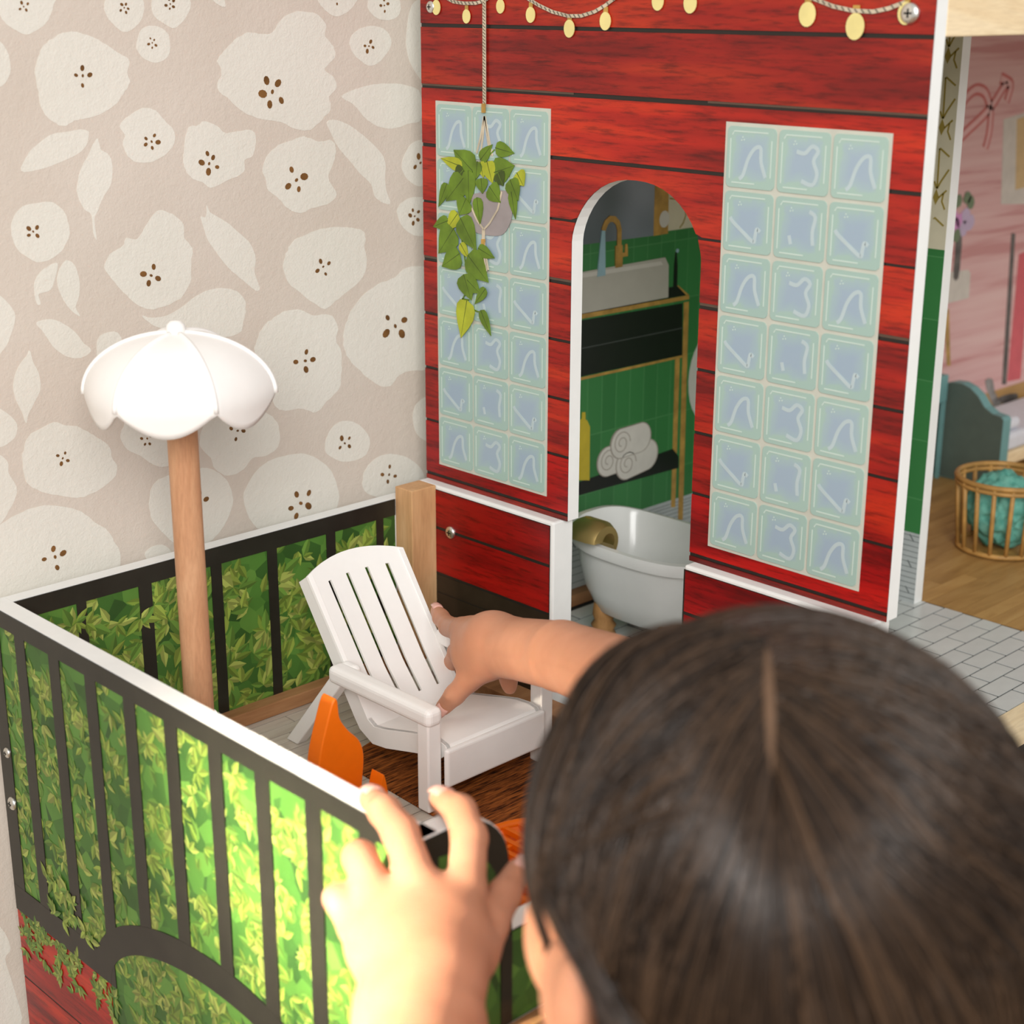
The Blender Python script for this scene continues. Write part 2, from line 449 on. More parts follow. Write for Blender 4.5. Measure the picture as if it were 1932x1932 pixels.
WALLPAPER = [('f',(-0.2921,0.3513,0.0032),[(-0.3085,0.3476),(-0.3042,0.3412),(-0.2981,0.3374),(-0.2918,0.335),(-0.2827,0.3385),(-0.2763,0.3436),(-0.2717,0.3526),(-0.2708,0.3577),(-0.2906,0.3665),(-0.3096,0.3576)]),('f',(-0.2228,0.3505,0.0032),[(-0.237,0.3499),(-0.2351,0.3446),(-0.2308,0.3399),(-0.2248,0.3358),(-0.2183,0.3371),(-0.2114,0.3424),(-0.2085,0.3485),(-0.2088,0.3552),(-0.2163,0.3618),(-0.229,0.3617),(-0.2358,0.3551)]),('f',(-0.1886,0.3527,0.0034),[(-0.2027,0.3498),(-0.2007,0.345),(-0.1936,0.3402),(-0.1863,0.3377),(-0.1793,0.3422),(-0.1743,0.3483),(-0.1732,0.3552),(-0.1803,0.3633),(-0.1936,0.3632),(-0.2014,0.3565)]),('f',(-0.2039,0.3288,0.003),[(-0.2159,0.3263),(-0.2138,0.3222),(-0.21,0.3187),(-0.2028,0.3164),(-0.1961,0.3177),(-0.1916,0.3217),(-0.1904,0.3279),(-0.1916,0.3341),(-0.1971,0.3382),(-0.2035,0.3394),(-0.2102,0.3377),(-0.2138,0.333)]),('f',(-0.2558,0.3098,0.0059),[(-0.2884,0.3127),(-0.285,0.3217),(-0.2823,0.3275),(-0.2744,0.3326),(-0.265,0.3363),(-0.2559,0.3358),(-0.247,0.3328),(-0.238,0.3287),(-0.2283,0.3225),(-0.2217,0.3189),(-0.2236,0.3108),(-0.2222,0.3047),(-0.2279,0.2973),(-0.2348,0.2908),(-0.2448,0.2858),(-0.2559,0.2836),(-0.2638,0.2826),(-0.2717,0.2796),(-0.2783,0.2826),(-0.2838,0.2875),(-0.2869,0.2943),(-0.287,0.3009)]),('f',(-0.1105,0.2947,0.0093),[(-0.1544,0.316),(-0.1487,0.3229),(-0.1394,0.3298),(-0.1285,0.3342),(-0.1177,0.3331),(-0.1085,0.3337),(-0.1026,0.3401),(-0.0949,0.3458),(-0.0835,0.348),(-0.0702,0.3457),(-0.0618,0.339),(-0.0631,0.3309),(-0.0575,0.3256),(-0.0538,0.318),(-0.06,0.3122),(-0.0641,0.3078),(-0.0564,0.303),(-0.0543,0.2954),(-0.0609,0.2896),(-0.0602,0.2804),(-0.0715,0.2718),(-0.0814,0.2669),(-0.0948,0.2699),(-0.1041,0.2741),(-0.1208,0.2764),(-0.1351,0.2822),(-0.1454,0.2899),(-0.1555,0.2989),(-0.1514,0.3088)]),('f',(-0.0235,0.3235,0.0045),[(-0.0412,0.3253),(-0.0384,0.3313),(-0.0312,0.3357),(-0.021,0.3374),(-0.0098,0.3355),(-0.0037,0.3308),(-0.0024,0.3239),(-0.0071,0.3178),(-0.0146,0.3118),(-0.0239,0.3097),(-0.0319,0.3138),(-0.0379,0.3185)]),('f',(-0.0083,0.3515,0.0041),[(-0.0236,0.3522),(-0.0208,0.3462),(-0.0127,0.3419),(-0.0023,0.3415),(0.0051,0.3446),(0.0073,0.3514),(0.0023,0.3613),(-0.0183,0.3612)]),('f',(-0.0524,0.3558,0.0039),[(-0.068,0.3545),(-0.0624,0.3486),(-0.0538,0.3442),(-0.0439,0.3463),(-0.0357,0.3523),(-0.0335,0.3582),(-0.0521,0.364),(-0.0677,0.3596)]),('f',None,[(0.0233,0.3553),(0.0156,0.346),(0.0121,0.3275),(0.0139,0.315),(0.0223,0.3022),(0.0352,0.2955),(0.0445,0.3239),(0.0405,0.3553)]),('f',None,[(-0.3181,0.3301),(-0.3095,0.3312),(-0.3051,0.3247),(-0.304,0.317),(-0.3058,0.3106),(-0.3121,0.305),(-0.3204,0.3072)]),('l',None,[(-0.0499,0.2891),(-0.0367,0.294),(-0.0202,0.2965),(-0.0035,0.2967),(0.0135,0.2946),(0.0253,0.2886),(0.026,0.2702),(0.0129,0.2668),(-0.0022,0.2644),(-0.0169,0.2667),(-0.0292,0.2736),(-0.0391,0.2833)]),('l',None,[(-0.0635,0.2729),(-0.0496,0.2714),(-0.0376,0.2654),(-0.0255,0.2569),(-0.0153,0.2484),(-0.0103,0.2401),(-0.0106,0.2272),(-0.0098,0.2191),(-0.0061,0.2106),(-0.01,0.2093),(-0.0205,0.2151),(-0.0244,0.225),(-0.0346,0.2337),(-0.0445,0.2439),(-0.0543,0.2539),(-0.0609,0.2651)]),('f',(-0.2091,0.2666,0.0053),[(-0.2319,0.2776),(-0.2241,0.2841),(-0.214,0.2882),(-0.2043,0.286),(-0.1981,0.2794),(-0.1918,0.2734),(-0.1911,0.2663),(-0.1962,0.2595),(-0.2049,0.255),(-0.2134,0.2532),(-0.2232,0.2548),(-0.2285,0.26),(-0.2304,0.2671),(-0.2284,0.2719)]),('f',(-0.1654,0.2495,0.0067),[(-0.184,0.263),(-0.1798,0.2742),(-0.1728,0.275),(-0.1674,0.2775),(-0.1571,0.2738),(-0.1512,0.2691),(-0.1412,0.2696),(-0.1285,0.2694),(-0.1262,0.2611),(-0.1295,0.2524),(-0.136,0.2498),(-0.1374,0.2417),(-0.1504,0.2375),(-0.165,0.2334),(-0.1718,0.2376),(-0.1803,0.2411),(-0.185,0.2487),(-0.1854,0.2545)]),('f',(-0.0927,0.2332,0.009),[(-0.1216,0.2429),(-0.1175,0.2509),(-0.1067,0.2585),(-0.0952,0.2609),(-0.0845,0.263),(-0.072,0.2588),(-0.0601,0.2589),(-0.0563,0.2525),(-0.0587,0.2433),(-0.0641,0.2327),(-0.0566,0.2203),(-0.0659,0.214),(-0.0799,0.212),(-0.0899,0.2095),(-0.1013,0.2139),(-0.1086,0.2214),(-0.1169,0.2274),(-0.1193,0.2352)]),('f',(0.0243,0.2375,0.0066),[(0.0057,0.2358),(0.0103,0.2468),(0.0191,0.2536),(0.0323,0.2536),(0.0411,0.2433),(0.0386,0.2269),(0.0251,0.2197),(0.012,0.2256)]),('f',(0.0176,0.1979,0.0053),[(0.0006,0.2052),(0.0095,0.211),(0.0205,0.2122),(0.0338,0.209),(0.0404,0.1967),(0.0334,0.1839),(0.0199,0.1826),(0.009,0.1879),(0.0026,0.1951)]),('l',None,[(-0.3034,0.254),(-0.2973,0.2643),(-0.2892,0.2705),(-0.2797,0.2753),(-0.269,0.2761),(-0.2596,0.277),(-0.2544,0.2747),(-0.2574,0.2666),(-0.2657,0.261),(-0.2768,0.2576),(-0.2892,0.2544)]),('l',None,[(-0.2492,0.2709),(-0.2467,0.2639),(-0.2407,0.2594),(-0.2394,0.251),(-0.2414,0.2413),(-0.2477,0.2334),(-0.2523,0.2253),(-0.2552,0.22),(-0.2547,0.2072),(-0.2567,0.2116),(-0.2573,0.223),(-0.2624,0.2276),(-0.2661,0.239),(-0.2627,0.2512),(-0.2564,0.2604)]),('f',(-0.2989,0.2164,0.0045),[(-0.3136,0.2185),(-0.3106,0.227),(-0.3041,0.2325),(-0.295,0.2338),(-0.2851,0.2337),(-0.2772,0.2282),(-0.2741,0.2203),(-0.274,0.2119),(-0.2787,0.204),(-0.2853,0.1991),(-0.2963,0.1967),(-0.3049,0.2011),(-0.3111,0.2073)]),('f',(-0.2161,0.1792,0.0068),[(-0.2507,0.1882),(-0.2459,0.1963),(-0.2357,0.201),(-0.2329,0.2058),(-0.2247,0.2045),(-0.2165,0.2136),(-0.2074,0.2218),(-0.1966,0.2183),(-0.1885,0.211),(-0.1883,0.2014),(-0.1826,0.1941),(-0.1842,0.1838),(-0.1849,0.1734),(-0.1909,0.1635),(-0.1991,0.1592),(-0.2157,0.1564),(-0.2273,0.1606),(-0.2382,0.1708),(-0.2456,0.1804)]),('l',None,[(-0.1689,0.2219),(-0.1661,0.2164),(-0.154,0.2093),(-0.1418,0.1991),(-0.1347,0.1923),(-0.1307,0.1811),(-0.1321,0.1719),(-0.1286,0.1606),(-0.1319,0.1586),(-0.1418,0.1668),(-0.1541,0.1775),(-0.1634,0.1891),(-0.1699,0.1988),(-0.1729,0.2081),(-0.1742,0.2142),(-0.1701,0.2145)]),('f',(-0.0714,0.1691,0.0057),[(-0.1072,0.1738),(-0.1028,0.1844),(-0.0966,0.1908),(-0.0847,0.1944),(-0.0686,0.1968),(-0.0524,0.1961),(-0.0359,0.1929),(-0.0309,0.1868),(-0.0322,0.1787),(-0.03,0.167),(-0.0372,0.1546),(-0.05,0.1479),(-0.0606,0.1426),(-0.071,0.1377),(-0.0809,0.1435),(-0.0945,0.1533),(-0.1039,0.1624)]),('l',None,[(-0.2839,0.1947),(-0.2866,0.1851),(-0.2903,0.1785),(-0.2966,0.1772),(-0.299,0.1761),(-0.298,0.1703),(-0.301,0.1714),(-0.3014,0.1827),(-0.2978,0.1892),(-0.2912,0.1934)]),('l',None,[(-0.2778,0.1961),(-0.2719,0.192),(-0.2694,0.1817),(-0.2706,0.1718),(-0.2736,0.165),(-0.2709,0.1589),(-0.2762,0.1625),(-0.2817,0.1704),(-0.2852,0.1807),(-0.2839,0.1891)]),('l',None,[(-0.1554,0.3552),(-0.1487,0.351),(-0.1455,0.3517),(-0.1483,0.358)]),('f',None,[(-0.3306,0.1823),(-0.325,0.1789),(-0.3184,0.1711),(-0.3161,0.1638),(-0.3211,0.1519),(-0.3255,0.1455),(-0.3348,0.1412)]),('l',None,[(-0.2245,0.1531),(-0.2179,0.1508),(-0.2058,0.1507),(-0.1933,0.1551),(-0.1841,0.16),(-0.1731,0.1635),(-0.1604,0.164),(-0.1478,0.1602),(-0.1417,0.1524),(-0.1411,0.1468),(-0.1435,0.1377),(-0.1477,0.1304),(-0.1644,0.1296),(-0.1911,0.135),(-0.2133,0.1434),(-0.2214,0.149)]),('f',(-0.0037,0.1157,0.0102),[(-0.0531,0.1205),(-0.0463,0.1329),(-0.0354,0.1432),(-0.0203,0.1497),(-0.0028,0.1535),(0.0083,0.159),(0.033,0.1554),(0.0417,0.1232),(0.0318,0.0806),(0.0134,0.0781),(-0.0002,0.0767),(-0.0093,0.0695),(-0.0225,0.0725),(-0.0353,0.0823),(-0.0497,0.0965),(-0.0545,0.109)]),('f',(-0.0908,0.1017,0.0084),[(-0.1329,0.1236),(-0.1267,0.1323),(-0.1168,0.1373),(-0.1069,0.1408),(-0.0931,0.1401),(-0.0813,0.1342),(-0.0671,0.1332),(-0.0592,0.123),(-0.0617,0.1134),(-0.0569,0.1026),(-0.0575,0.0858),(-0.06,0.0761),(-0.0718,0.0679),(-0.0824,0.0609),(-0.0945,0.0659),(-0.1105,0.067),(-0.1201,0.0728),(-0.1233,0.0865),(-0.1302,0.1039),(-0.1352,0.1159)]),('l',None,[(-0.3022,0.1589),(-0.2906,0.1593),(-0.2802,0.1533),(-0.2736,0.1466),(-0.2701,0.141),(-0.2649,0.1358),(-0.2693,0.1321),(-0.2773,0.1318),(-0.285,0.1351),(-0.2922,0.142),(-0.2975,0.1514)]),('f',None,[(-0.2607,0.1374),(-0.2586,0.143),(-0.2535,0.1452),(-0.2453,0.1448),(-0.2416,0.1391),(-0.2415,0.1301),(-0.2518,0.1257),(-0.26,0.1269)]),('l',None,[(-0.3085,0.1415),(-0.3069,0.1341),(-0.3038,0.1264),(-0.3032,0.1162),(-0.3079,0.1082),(-0.3133,0.1004),(-0.3156,0.095),(-0.3177,0.1026),(-0.3213,0.112),(-0.3218,0.1221),(-0.3178,0.1315),(-0.3111,0.1383)]),('f',(-0.2921,0.0667,0.0048),[(-0.3206,0.0724),(-0.3186,0.0779),(-0.3147,0.086),(-0.305,0.0894),(-0.2961,0.0922),(-0.2877,0.0884),(-0.2798,0.0862),(-0.2721,0.0811),(-0.2644,0.0751),(-0.2567,0.0675),(-0.2557,0.0596),(-0.2521,0.0526),(-0.2552,0.0455),(-0.264,0.0411),(-0.2759,0.0374),(-0.2874,0.0384),(-0.3014,0.0437),(-0.3105,0.0479),(-0.3191,0.0565)]),('f',None,[(-0.3409,0.111),(-0.3324,0.1074),(-0.3254,0.1011),(-0.3218,0.0946),(-0.3237,0.0877),(-0.3287,0.0842),(-0.3349,0.0825),(-0.3436,0.0856)]),('f',None,[(-0.3442,0.0799),(-0.3354,0.0775),(-0.3307,0.0714),(-0.3307,0.0641),(-0.3263,0.0543),(-0.3278,0.0471),(-0.3332,0.0393),(-0.3401,0.0319),(-0.349,0.0339)]),('f',(-0.2277,0.0681,0.0045),[(-0.2479,0.072),(-0.2456,0.0792),(-0.2385,0.0841),(-0.2038,0.081),(-0.1941,0.0666),(-0.197,0.0512),(-0.2064,0.0458),(-0.2171,0.0456),(-0.2256,0.0497),(-0.2337,0.0568),(-0.2435,0.0634)]),('f',(-0.1533,0.0599,0.006),[(-0.1842,0.0648),(-0.1753,0.0744),(-0.1583,0.0778),(-0.1395,0.0745),(-0.1225,0.065),(-0.1167,0.0539),(-0.1188,0.0409),(-0.1299,0.0364),(-0.1416,0.037),(-0.1497,0.0303),(-0.1632,0.0281),(-0.1741,0.0353),(-0.1773,0.0441),(-0.1849,0.0537)]),('f',(-0.0563,0.032,0.006),[(-0.0753,0.0326),(-0.0707,0.0437),(-0.061,0.0497),(-0.0472,0.0472),(-0.0366,0.0392),(-0.0315,0.0294),(-0.0351,0.0195),(-0.0461,0.0164),(-0.059,0.018),(-0.0714,0.0249)]),('f',(-0.013,-0.0019,0.0068),[(-0.0389,0.0025),(-0.0332,0.0102),(-0.0219,0.0151),(-0.0063,0.0135),(0.0096,0.0062),(0.0221,-0.0064),(0.023,-0.0232),(0.0043,-0.0248),(-0.0207,-0.0194),(-0.0382,-0.0102)]),('f',(-0.0999,-0.0066,0.0103),[(-0.151,0.0088),(-0.1445,0.0209),(-0.1322,0.0301),(-0.1142,0.0333),(-0.094,0.0307),(-0.0779,0.021),(-0.0678,0.0085),(-0.0632,-0.0084),(-0.0668,-0.02),(-0.0777,-0.0265),(-0.0987,-0.0269),(-0.1251,-0.0243),(-0.1444,-0.013)]),('f',(-0.1894,0.0142,0.0062),[(-0.2293,0.0242),(-0.225,0.0344),(-0.214,0.0386),(-0.1978,0.0385),(-0.1814,0.0376),(-0.1706,0.0313),(-0.1619,0.0195),(-0.1608,0.0059),(-0.1672,-0.006),(-0.1773,-0.0155),(-0.1889,-0.0194),(-0.2071,-0.0151),(-0.2189,-0.004),(-0.2285,0.0112)]),('f',(-0.3038,0.0004,0.0079),[(-0.347,0.0245),(-0.3369,0.0327),(-0.3242,0.0366),(-0.3084,0.0376),(-0.2943,0.0337),(-0.2818,0.0271),(-0.2726,0.018),(-0.2633,0.0095),(-0.2589,0.0006),(-0.2546,-0.0101),(-0.2574,-0.0223),(-0.2685,-0.0324),(-0.299,-0.0355),(-0.3512,-0.0169)]),('f',None,[(-0.2358,-0.0147),(-0.2301,-0.0103),(-0.2212,-0.0108),(-0.2153,-0.0164),(-0.215,-0.0247),(-0.2294,-0.0244)]),('f',None,[(0.0126,0.0409),(0.0174,0.0508),(0.0313,0.0538),(0.0381,0.0345),(0.0307,0.0176),(0.0169,0.0257)]),('f',None,[(-0.3769,-0.2519),(-0.3678,-0.258),(-0.3636,-0.2748),(-0.3682,-0.2812),(-0.3646,-0.3044),(-0.3616,-0.3374),(-0.3846,-0.3259)])]
PLANT_LEAVES = [(0.3624,0.2399,0.3826,0.2534,0.0184,0),(0.3732,0.242,0.3967,0.2466,0.0086,1),(0.3546,0.2481,0.3422,0.2598,0.0085,0),(0.3391,0.2577,0.3202,0.2551,0.0096,0),(0.3405,0.2406,0.3199,0.2469,0.0165,0),(0.3475,0.2477,0.3419,0.2329,0.0125,1),(0.3546,0.2472,0.351,0.236,0.0085,1),(0.3574,0.247,0.3589,0.2344,0.0099,0),(0.3718,0.2402,0.3821,0.2316,0.0115,2),(0.3718,0.2344,0.3911,0.2161,0.0172,0),(0.3667,0.2401,0.3661,0.2154,0.0128,0),(0.3895,0.229,0.399,0.2114,0.0082,0),(0.3363,0.241,0.3308,0.232,0.011,2),(0.3172,0.2424,0.3103,0.2337,0.0121,1),(0.3239,0.2372,0.3157,0.2233,0.0135,0),(0.3225,0.2289,0.3183,0.2103,0.0075,0),(0.3532,0.2358,0.3518,0.2249,0.0113,0),(0.3447,0.2308,0.3335,0.2203,0.0139,0),(0.3575,0.222,0.3544,0.2029,0.0093,0),(0.369,0.22,0.3764,0.2076,0.0158,0),(0.3883,0.2025,0.405,0.1963,0.0089,0),(0.3779,0.2085,0.3899,0.1959,0.011,1),(0.375,0.2058,0.3583,0.1839,0.0175,0),(0.3824,0.1971,0.3992,0.1773,0.0191,0),(0.3751,0.1875,0.3664,0.1775,0.0073,1),(0.3562,0.1861,0.339,0.1807,0.0086,0),(0.3759,0.1799,0.3955,0.1681,0.0161,0),(0.3671,0.1799,0.3454,0.1625,0.0188,0),(0.3716,0.1654,0.3636,0.1473,0.0175,0),(0.3679,0.1618,0.3541,0.1536,0.0117,0),(0.3483,0.1578,0.36,0.1448,0.0072,0),(0.368,0.1467,0.3749,0.1176,0.0175,1),(0.3534,0.1416,0.3426,0.1241,0.008,0)]
PLANT_POT = [(0.3611,0.2241),(0.3225,0.2289),(0.3222,0.2147),(0.3251,0.2058),(0.3307,0.199),(0.3391,0.1965),(0.3533,0.1962),(0.3619,0.1982),(0.3669,0.2075),(0.3633,0.2157)]
PLANT_ROPES = [[(0.3507,0.4432),(0.3508,0.3561),(0.3508,0.286)],[(0.351,0.2785),(0.3545,0.2642),(0.3588,0.2526)],[(0.3506,0.2785),(0.3524,0.2644),(0.3548,0.2519)],[(0.3503,0.2785),(0.3461,0.2629),(0.3426,0.2518)],[(0.3506,0.2785),(0.3475,0.2628),(0.3447,0.2517)],[(0.3633,0.2137),(0.3575,0.2055),(0.3507,0.1999)],[(0.3322,0.2281),(0.3363,0.2153),(0.3447,0.2048),(0.3504,0.1999)],[(0.351,0.1998),(0.3511,0.1925),(0.3504,0.1867)],[(0.3519,0.1866),(0.3479,0.1703)],[(0.3497,0.1868),(0.3461,0.1715)]]
PLANT_CAPS = [[(0.3524,0.287),(0.3489,0.2872),(0.3489,0.2809),(0.3524,0.2808)],[(0.3531,0.1928),(0.3494,0.1932),(0.3494,0.1888),(0.3531,0.1884)]]
PLANT_STEMS = [[(0.3772,0.2006),(0.3737,0.1851),(0.3694,0.1667)],[(0.3405,0.2562),(0.3447,0.2526),(0.3489,0.2485)],[(0.371,0.1514),(0.3755,0.1447),(0.374,0.1469),(0.3673,0.1468)],[(0.3622,0.1404),(0.3578,0.1395),(0.3527,0.1407)]]
LIGHT_WIRES = [[(0.3902,0.357),(0.383,0.3545),(0.3721,0.3535),(0.3603,0.3536),(0.3523,0.355),(0.347,0.3571)],[(0.3417,0.3626),(0.3237,0.362),(0.3085,0.3566),(0.2985,0.3526),(0.2861,0.3487),(0.2716,0.3462),(0.2597,0.3464),(0.2481,0.3491),(0.239,0.353),(0.23,0.3579)],[(0.23,0.3579),(0.2145,0.3602),(0.1928,0.3627),(0.1676,0.3627)],[(0.1006,0.3627),(0.078,0.3576),(0.0651,0.3537),(0.0518,0.3515),(0.0386,0.3511),(0.0286,0.3529),(0.0188,0.3562)]]
LIGHT_BULBS = [(0.4009,0.3505,0.0038),(0.3695,0.3448,0.0035),(0.3355,0.3517,0.0035),(0.3064,0.3465,0.0038),(0.2705,0.3383,0.0042),(0.2387,0.3434,0.0042),(0.1951,0.3558,0.0042),(0.1692,0.3548,0.0045),(0.0825,0.3492,0.0051),(0.0497,0.3431,0.0054),(0.0176,0.3505,0.0045)]
BATH = {'mirror':[(0.1586,0.1644),(0.2593,0.1631),(0.2584,0.2291),(0.1571,0.2314)],'gold':[(0.2587,0.1629),(0.2778,0.1631),(0.2764,0.228),(0.2583,0.2284)],'bulb1':(0.2723,0.176,0.2789,0.1754),'bulb2':(0.2674,0.2194,0.2737,0.219),'greenline':[(0.2777,0.1653),(0.3235,0.1648),(0.1727,0.1638)],'faucet':[(0.2145,0.1419),(0.2146,0.1596),(0.2145,0.1721),(0.2123,0.1781),(0.2079,0.1818),(0.2024,0.1826),(0.1982,0.1801),(0.1957,0.176),(0.1947,0.1736)],'faucet_body':[(0.2104,0.1409),(0.2192,0.141),(0.2187,0.1592),(0.2099,0.1593)],'faucet_handle':[(0.2183,0.1492),(0.2255,0.1492),(0.2256,0.1526),(0.2246,0.1597),(0.2223,0.1595),(0.2221,0.1526),(0.2182,0.1526)],'water':[(0.1925,0.1738),(0.1965,0.1734),(0.198,0.136),(0.188,0.136)],'basin_top':[(0.1591,0.1419),(0.2747,0.1429),(0.2798,0.1354),(0.1592,0.1361)],'basin_in':[(0.1591,0.1408),(0.2691,0.1401),(0.2721,0.1367),(0.1592,0.1372)],'basin_front':[(0.1592,0.1361),(0.2798,0.1354),(0.2807,0.1072),(0.1598,0.1072)],'brush':[(0.2874,0.1149),(0.2921,0.1147),(0.2917,0.1341),(0.2899,0.1459),(0.2884,0.146),(0.2875,0.1346)],'brushhead':(0.291,0.1469,0.2931,0.1467),'top_black':[(0.2802,0.1158),(0.2921,0.1159),(0.3052,0.1061),(0.1599,0.1065),(0.1598,0.1076),(0.2807,0.1068)],'trim_top':[(0.1598,0.1068),(0.3095,0.1056),(0.3097,0.102),(0.1599,0.1028)],'trim_side':[(0.2921,0.1163),(0.2941,0.1161),(0.3101,0.1051),(0.3065,0.1052)],'drawer':[(0.1655,0.1016),(0.301,0.0994),(0.3032,0.0522),(0.1666,0.0536)],'drawer_line':[(0.1661,0.0776),(0.3022,0.077)],'trim_bot':[(0.1666,0.0529),(0.3037,0.0521),(0.3033,0.0499),(0.1667,0.0505)],'leg1':[(0.3028,0.0999),(0.3093,0.0998),(0.3126,-0.1054),(0.3059,-0.1039)],'leg2':[(0.2935,0.0499),(0.2999,0.0497),(0.3012,-0.0908),(0.2952,-0.0895)],'shelf':[(0.1688,-0.0393),(0.2946,-0.0335),(0.3032,-0.0422),(0.3038,-0.0533),(0.1691,-0.0512)],'bottle':[(0.1687,-0.037),(0.1837,-0.0402),(0.183,0.0078),(0.1798,0.0135),(0.1773,0.0154),(0.1771,0.0216),(0.173,0.0223),(0.1728,0.0166),(0.1675,0.0157)],'towels':[[(0.207,-0.0278),(0.2195,-0.0302),(0.2328,-0.0268)],[(0.232,-0.035),(0.2452,-0.0377),(0.2583,-0.0318)],[(0.2237,-0.0146),(0.2363,-0.017),(0.2486,-0.014)]],'roundwhite':(0.3402,0.0259,0.3134,0.0301),'floor_line':[(0.2493,-0.0825),(0.3256,-0.0833)],'motif':[[(0.2924,0.2069),(0.2868,0.192),(0.2995,0.1845),(0.3065,0.1779)],[(0.2924,0.2069),(0.3013,0.195),(0.3066,0.1855)],[(0.2868,0.192),(0.2786,0.193)],[(0.2995,0.1845),(0.3012,0.1768),(0.298,0.1703),(0.2934,0.1665)],[(0.3209,0.1873),(0.314,0.1818),(0.3145,0.1741),(0.3229,0.1657)],[(0.3072,0.1854),(0.3071,0.1968)],[(0.3073,0.1839),(0.3115,0.1942)]],'motif_diamond':[(0.3065,0.187),(0.3112,0.1794),(0.3073,0.1732),(0.3028,0.1797)]}
PART_MOTIF = [[(0.2179,0.2967),(0.2169,0.298),(0.2081,0.292)],[(0.2176,0.2979),(0.2169,0.2661)],[(0.2075,0.2819),(0.2139,0.272),(0.2169,0.2661)],[(0.2199,0.2717),(0.2174,0.2661)],[(0.2149,0.2589),(0.208,0.2653)],[(0.2107,0.2626),(0.2116,0.2562),(0.2084,0.2499)]]
PART_DIAMOND = [(0.2174,0.2661),(0.2143,0.2589),(0.2173,0.2529),(0.22,0.2589)]
PART_Z = [(0.2177,0.3137),(0.2178,0.2584),(0.1621,-0.083)]
BED = {'neon':[[(0.7413,0.2161),(0.7578,0.2245),(0.7884,0.2391),(0.8081,0.2519),(0.8257,0.2675),(0.832,0.2707)],[(0.7409,0.2472),(0.746,0.2553),(0.7561,0.2624),(0.7669,0.2662),(0.7769,0.2658),(0.7876,0.262),(0.7959,0.2533),(0.8018,0.2445),(0.8037,0.2298),(0.8026,0.217),(0.7982,0.2043)],[(0.8171,0.2763),(0.8335,0.2715),(0.8396,0.267),(0.8339,0.2517)]],'flowers':[(0.7607,0.1305,0),(0.7498,0.1262,0),(0.77,0.1349,1),(0.7798,0.127,2),(0.7521,0.1521,3),(0.77,0.1542,3),(0.745,0.1354,0),(0.7673,0.1211,1),(0.7777,0.1483,3),(0.755,0.1152,3)],'vase':[(0.755,0.1152),(0.7658,0.1142),(0.7675,0.091),(0.7663,0.0678),(0.7561,0.069),(0.7555,0.0922)],'table':[(0.7218,0.0774),(0.7854,0.075),(0.7914,0.0704),(0.7927,0.0429),(0.7274,0.0421)],'tleg':[(0.7424,0.0359),(0.7531,0.0357),(0.7671,-0.0294),(0.7593,-0.0282)],'pole':[(0.8729,0.1062),(0.8812,0.1054),(0.8956,-0.0714),(0.8857,-0.0698)],'pinkband':[(0.8946,0.0802),(0.9216,0.0834),(0.9285,-0.0704),(0.8975,-0.0686)],'frame':[(0.8311,0.2329),(0.9417,0.2451),(0.9605,0.1313),(0.843,0.1411)],'art':[(0.8596,0.2316),(0.9423,0.2421),(0.9545,0.1589),(0.8715,0.1545)],'hat':[(0.8791,-0.0858),(0.8944,-0.0839),(0.9231,-0.0868),(0.9252,-0.0975),(0.903,-0.0969),(0.8876,-0.0923)],'lamp':[(0.8458,-0.0589),(0.8623,-0.0597),(0.8703,-0.0767),(0.8907,-0.096),(0.8949,-0.1051),(0.8799,-0.1024),(0.859,-0.0799)],'floor':[-0.0747]}
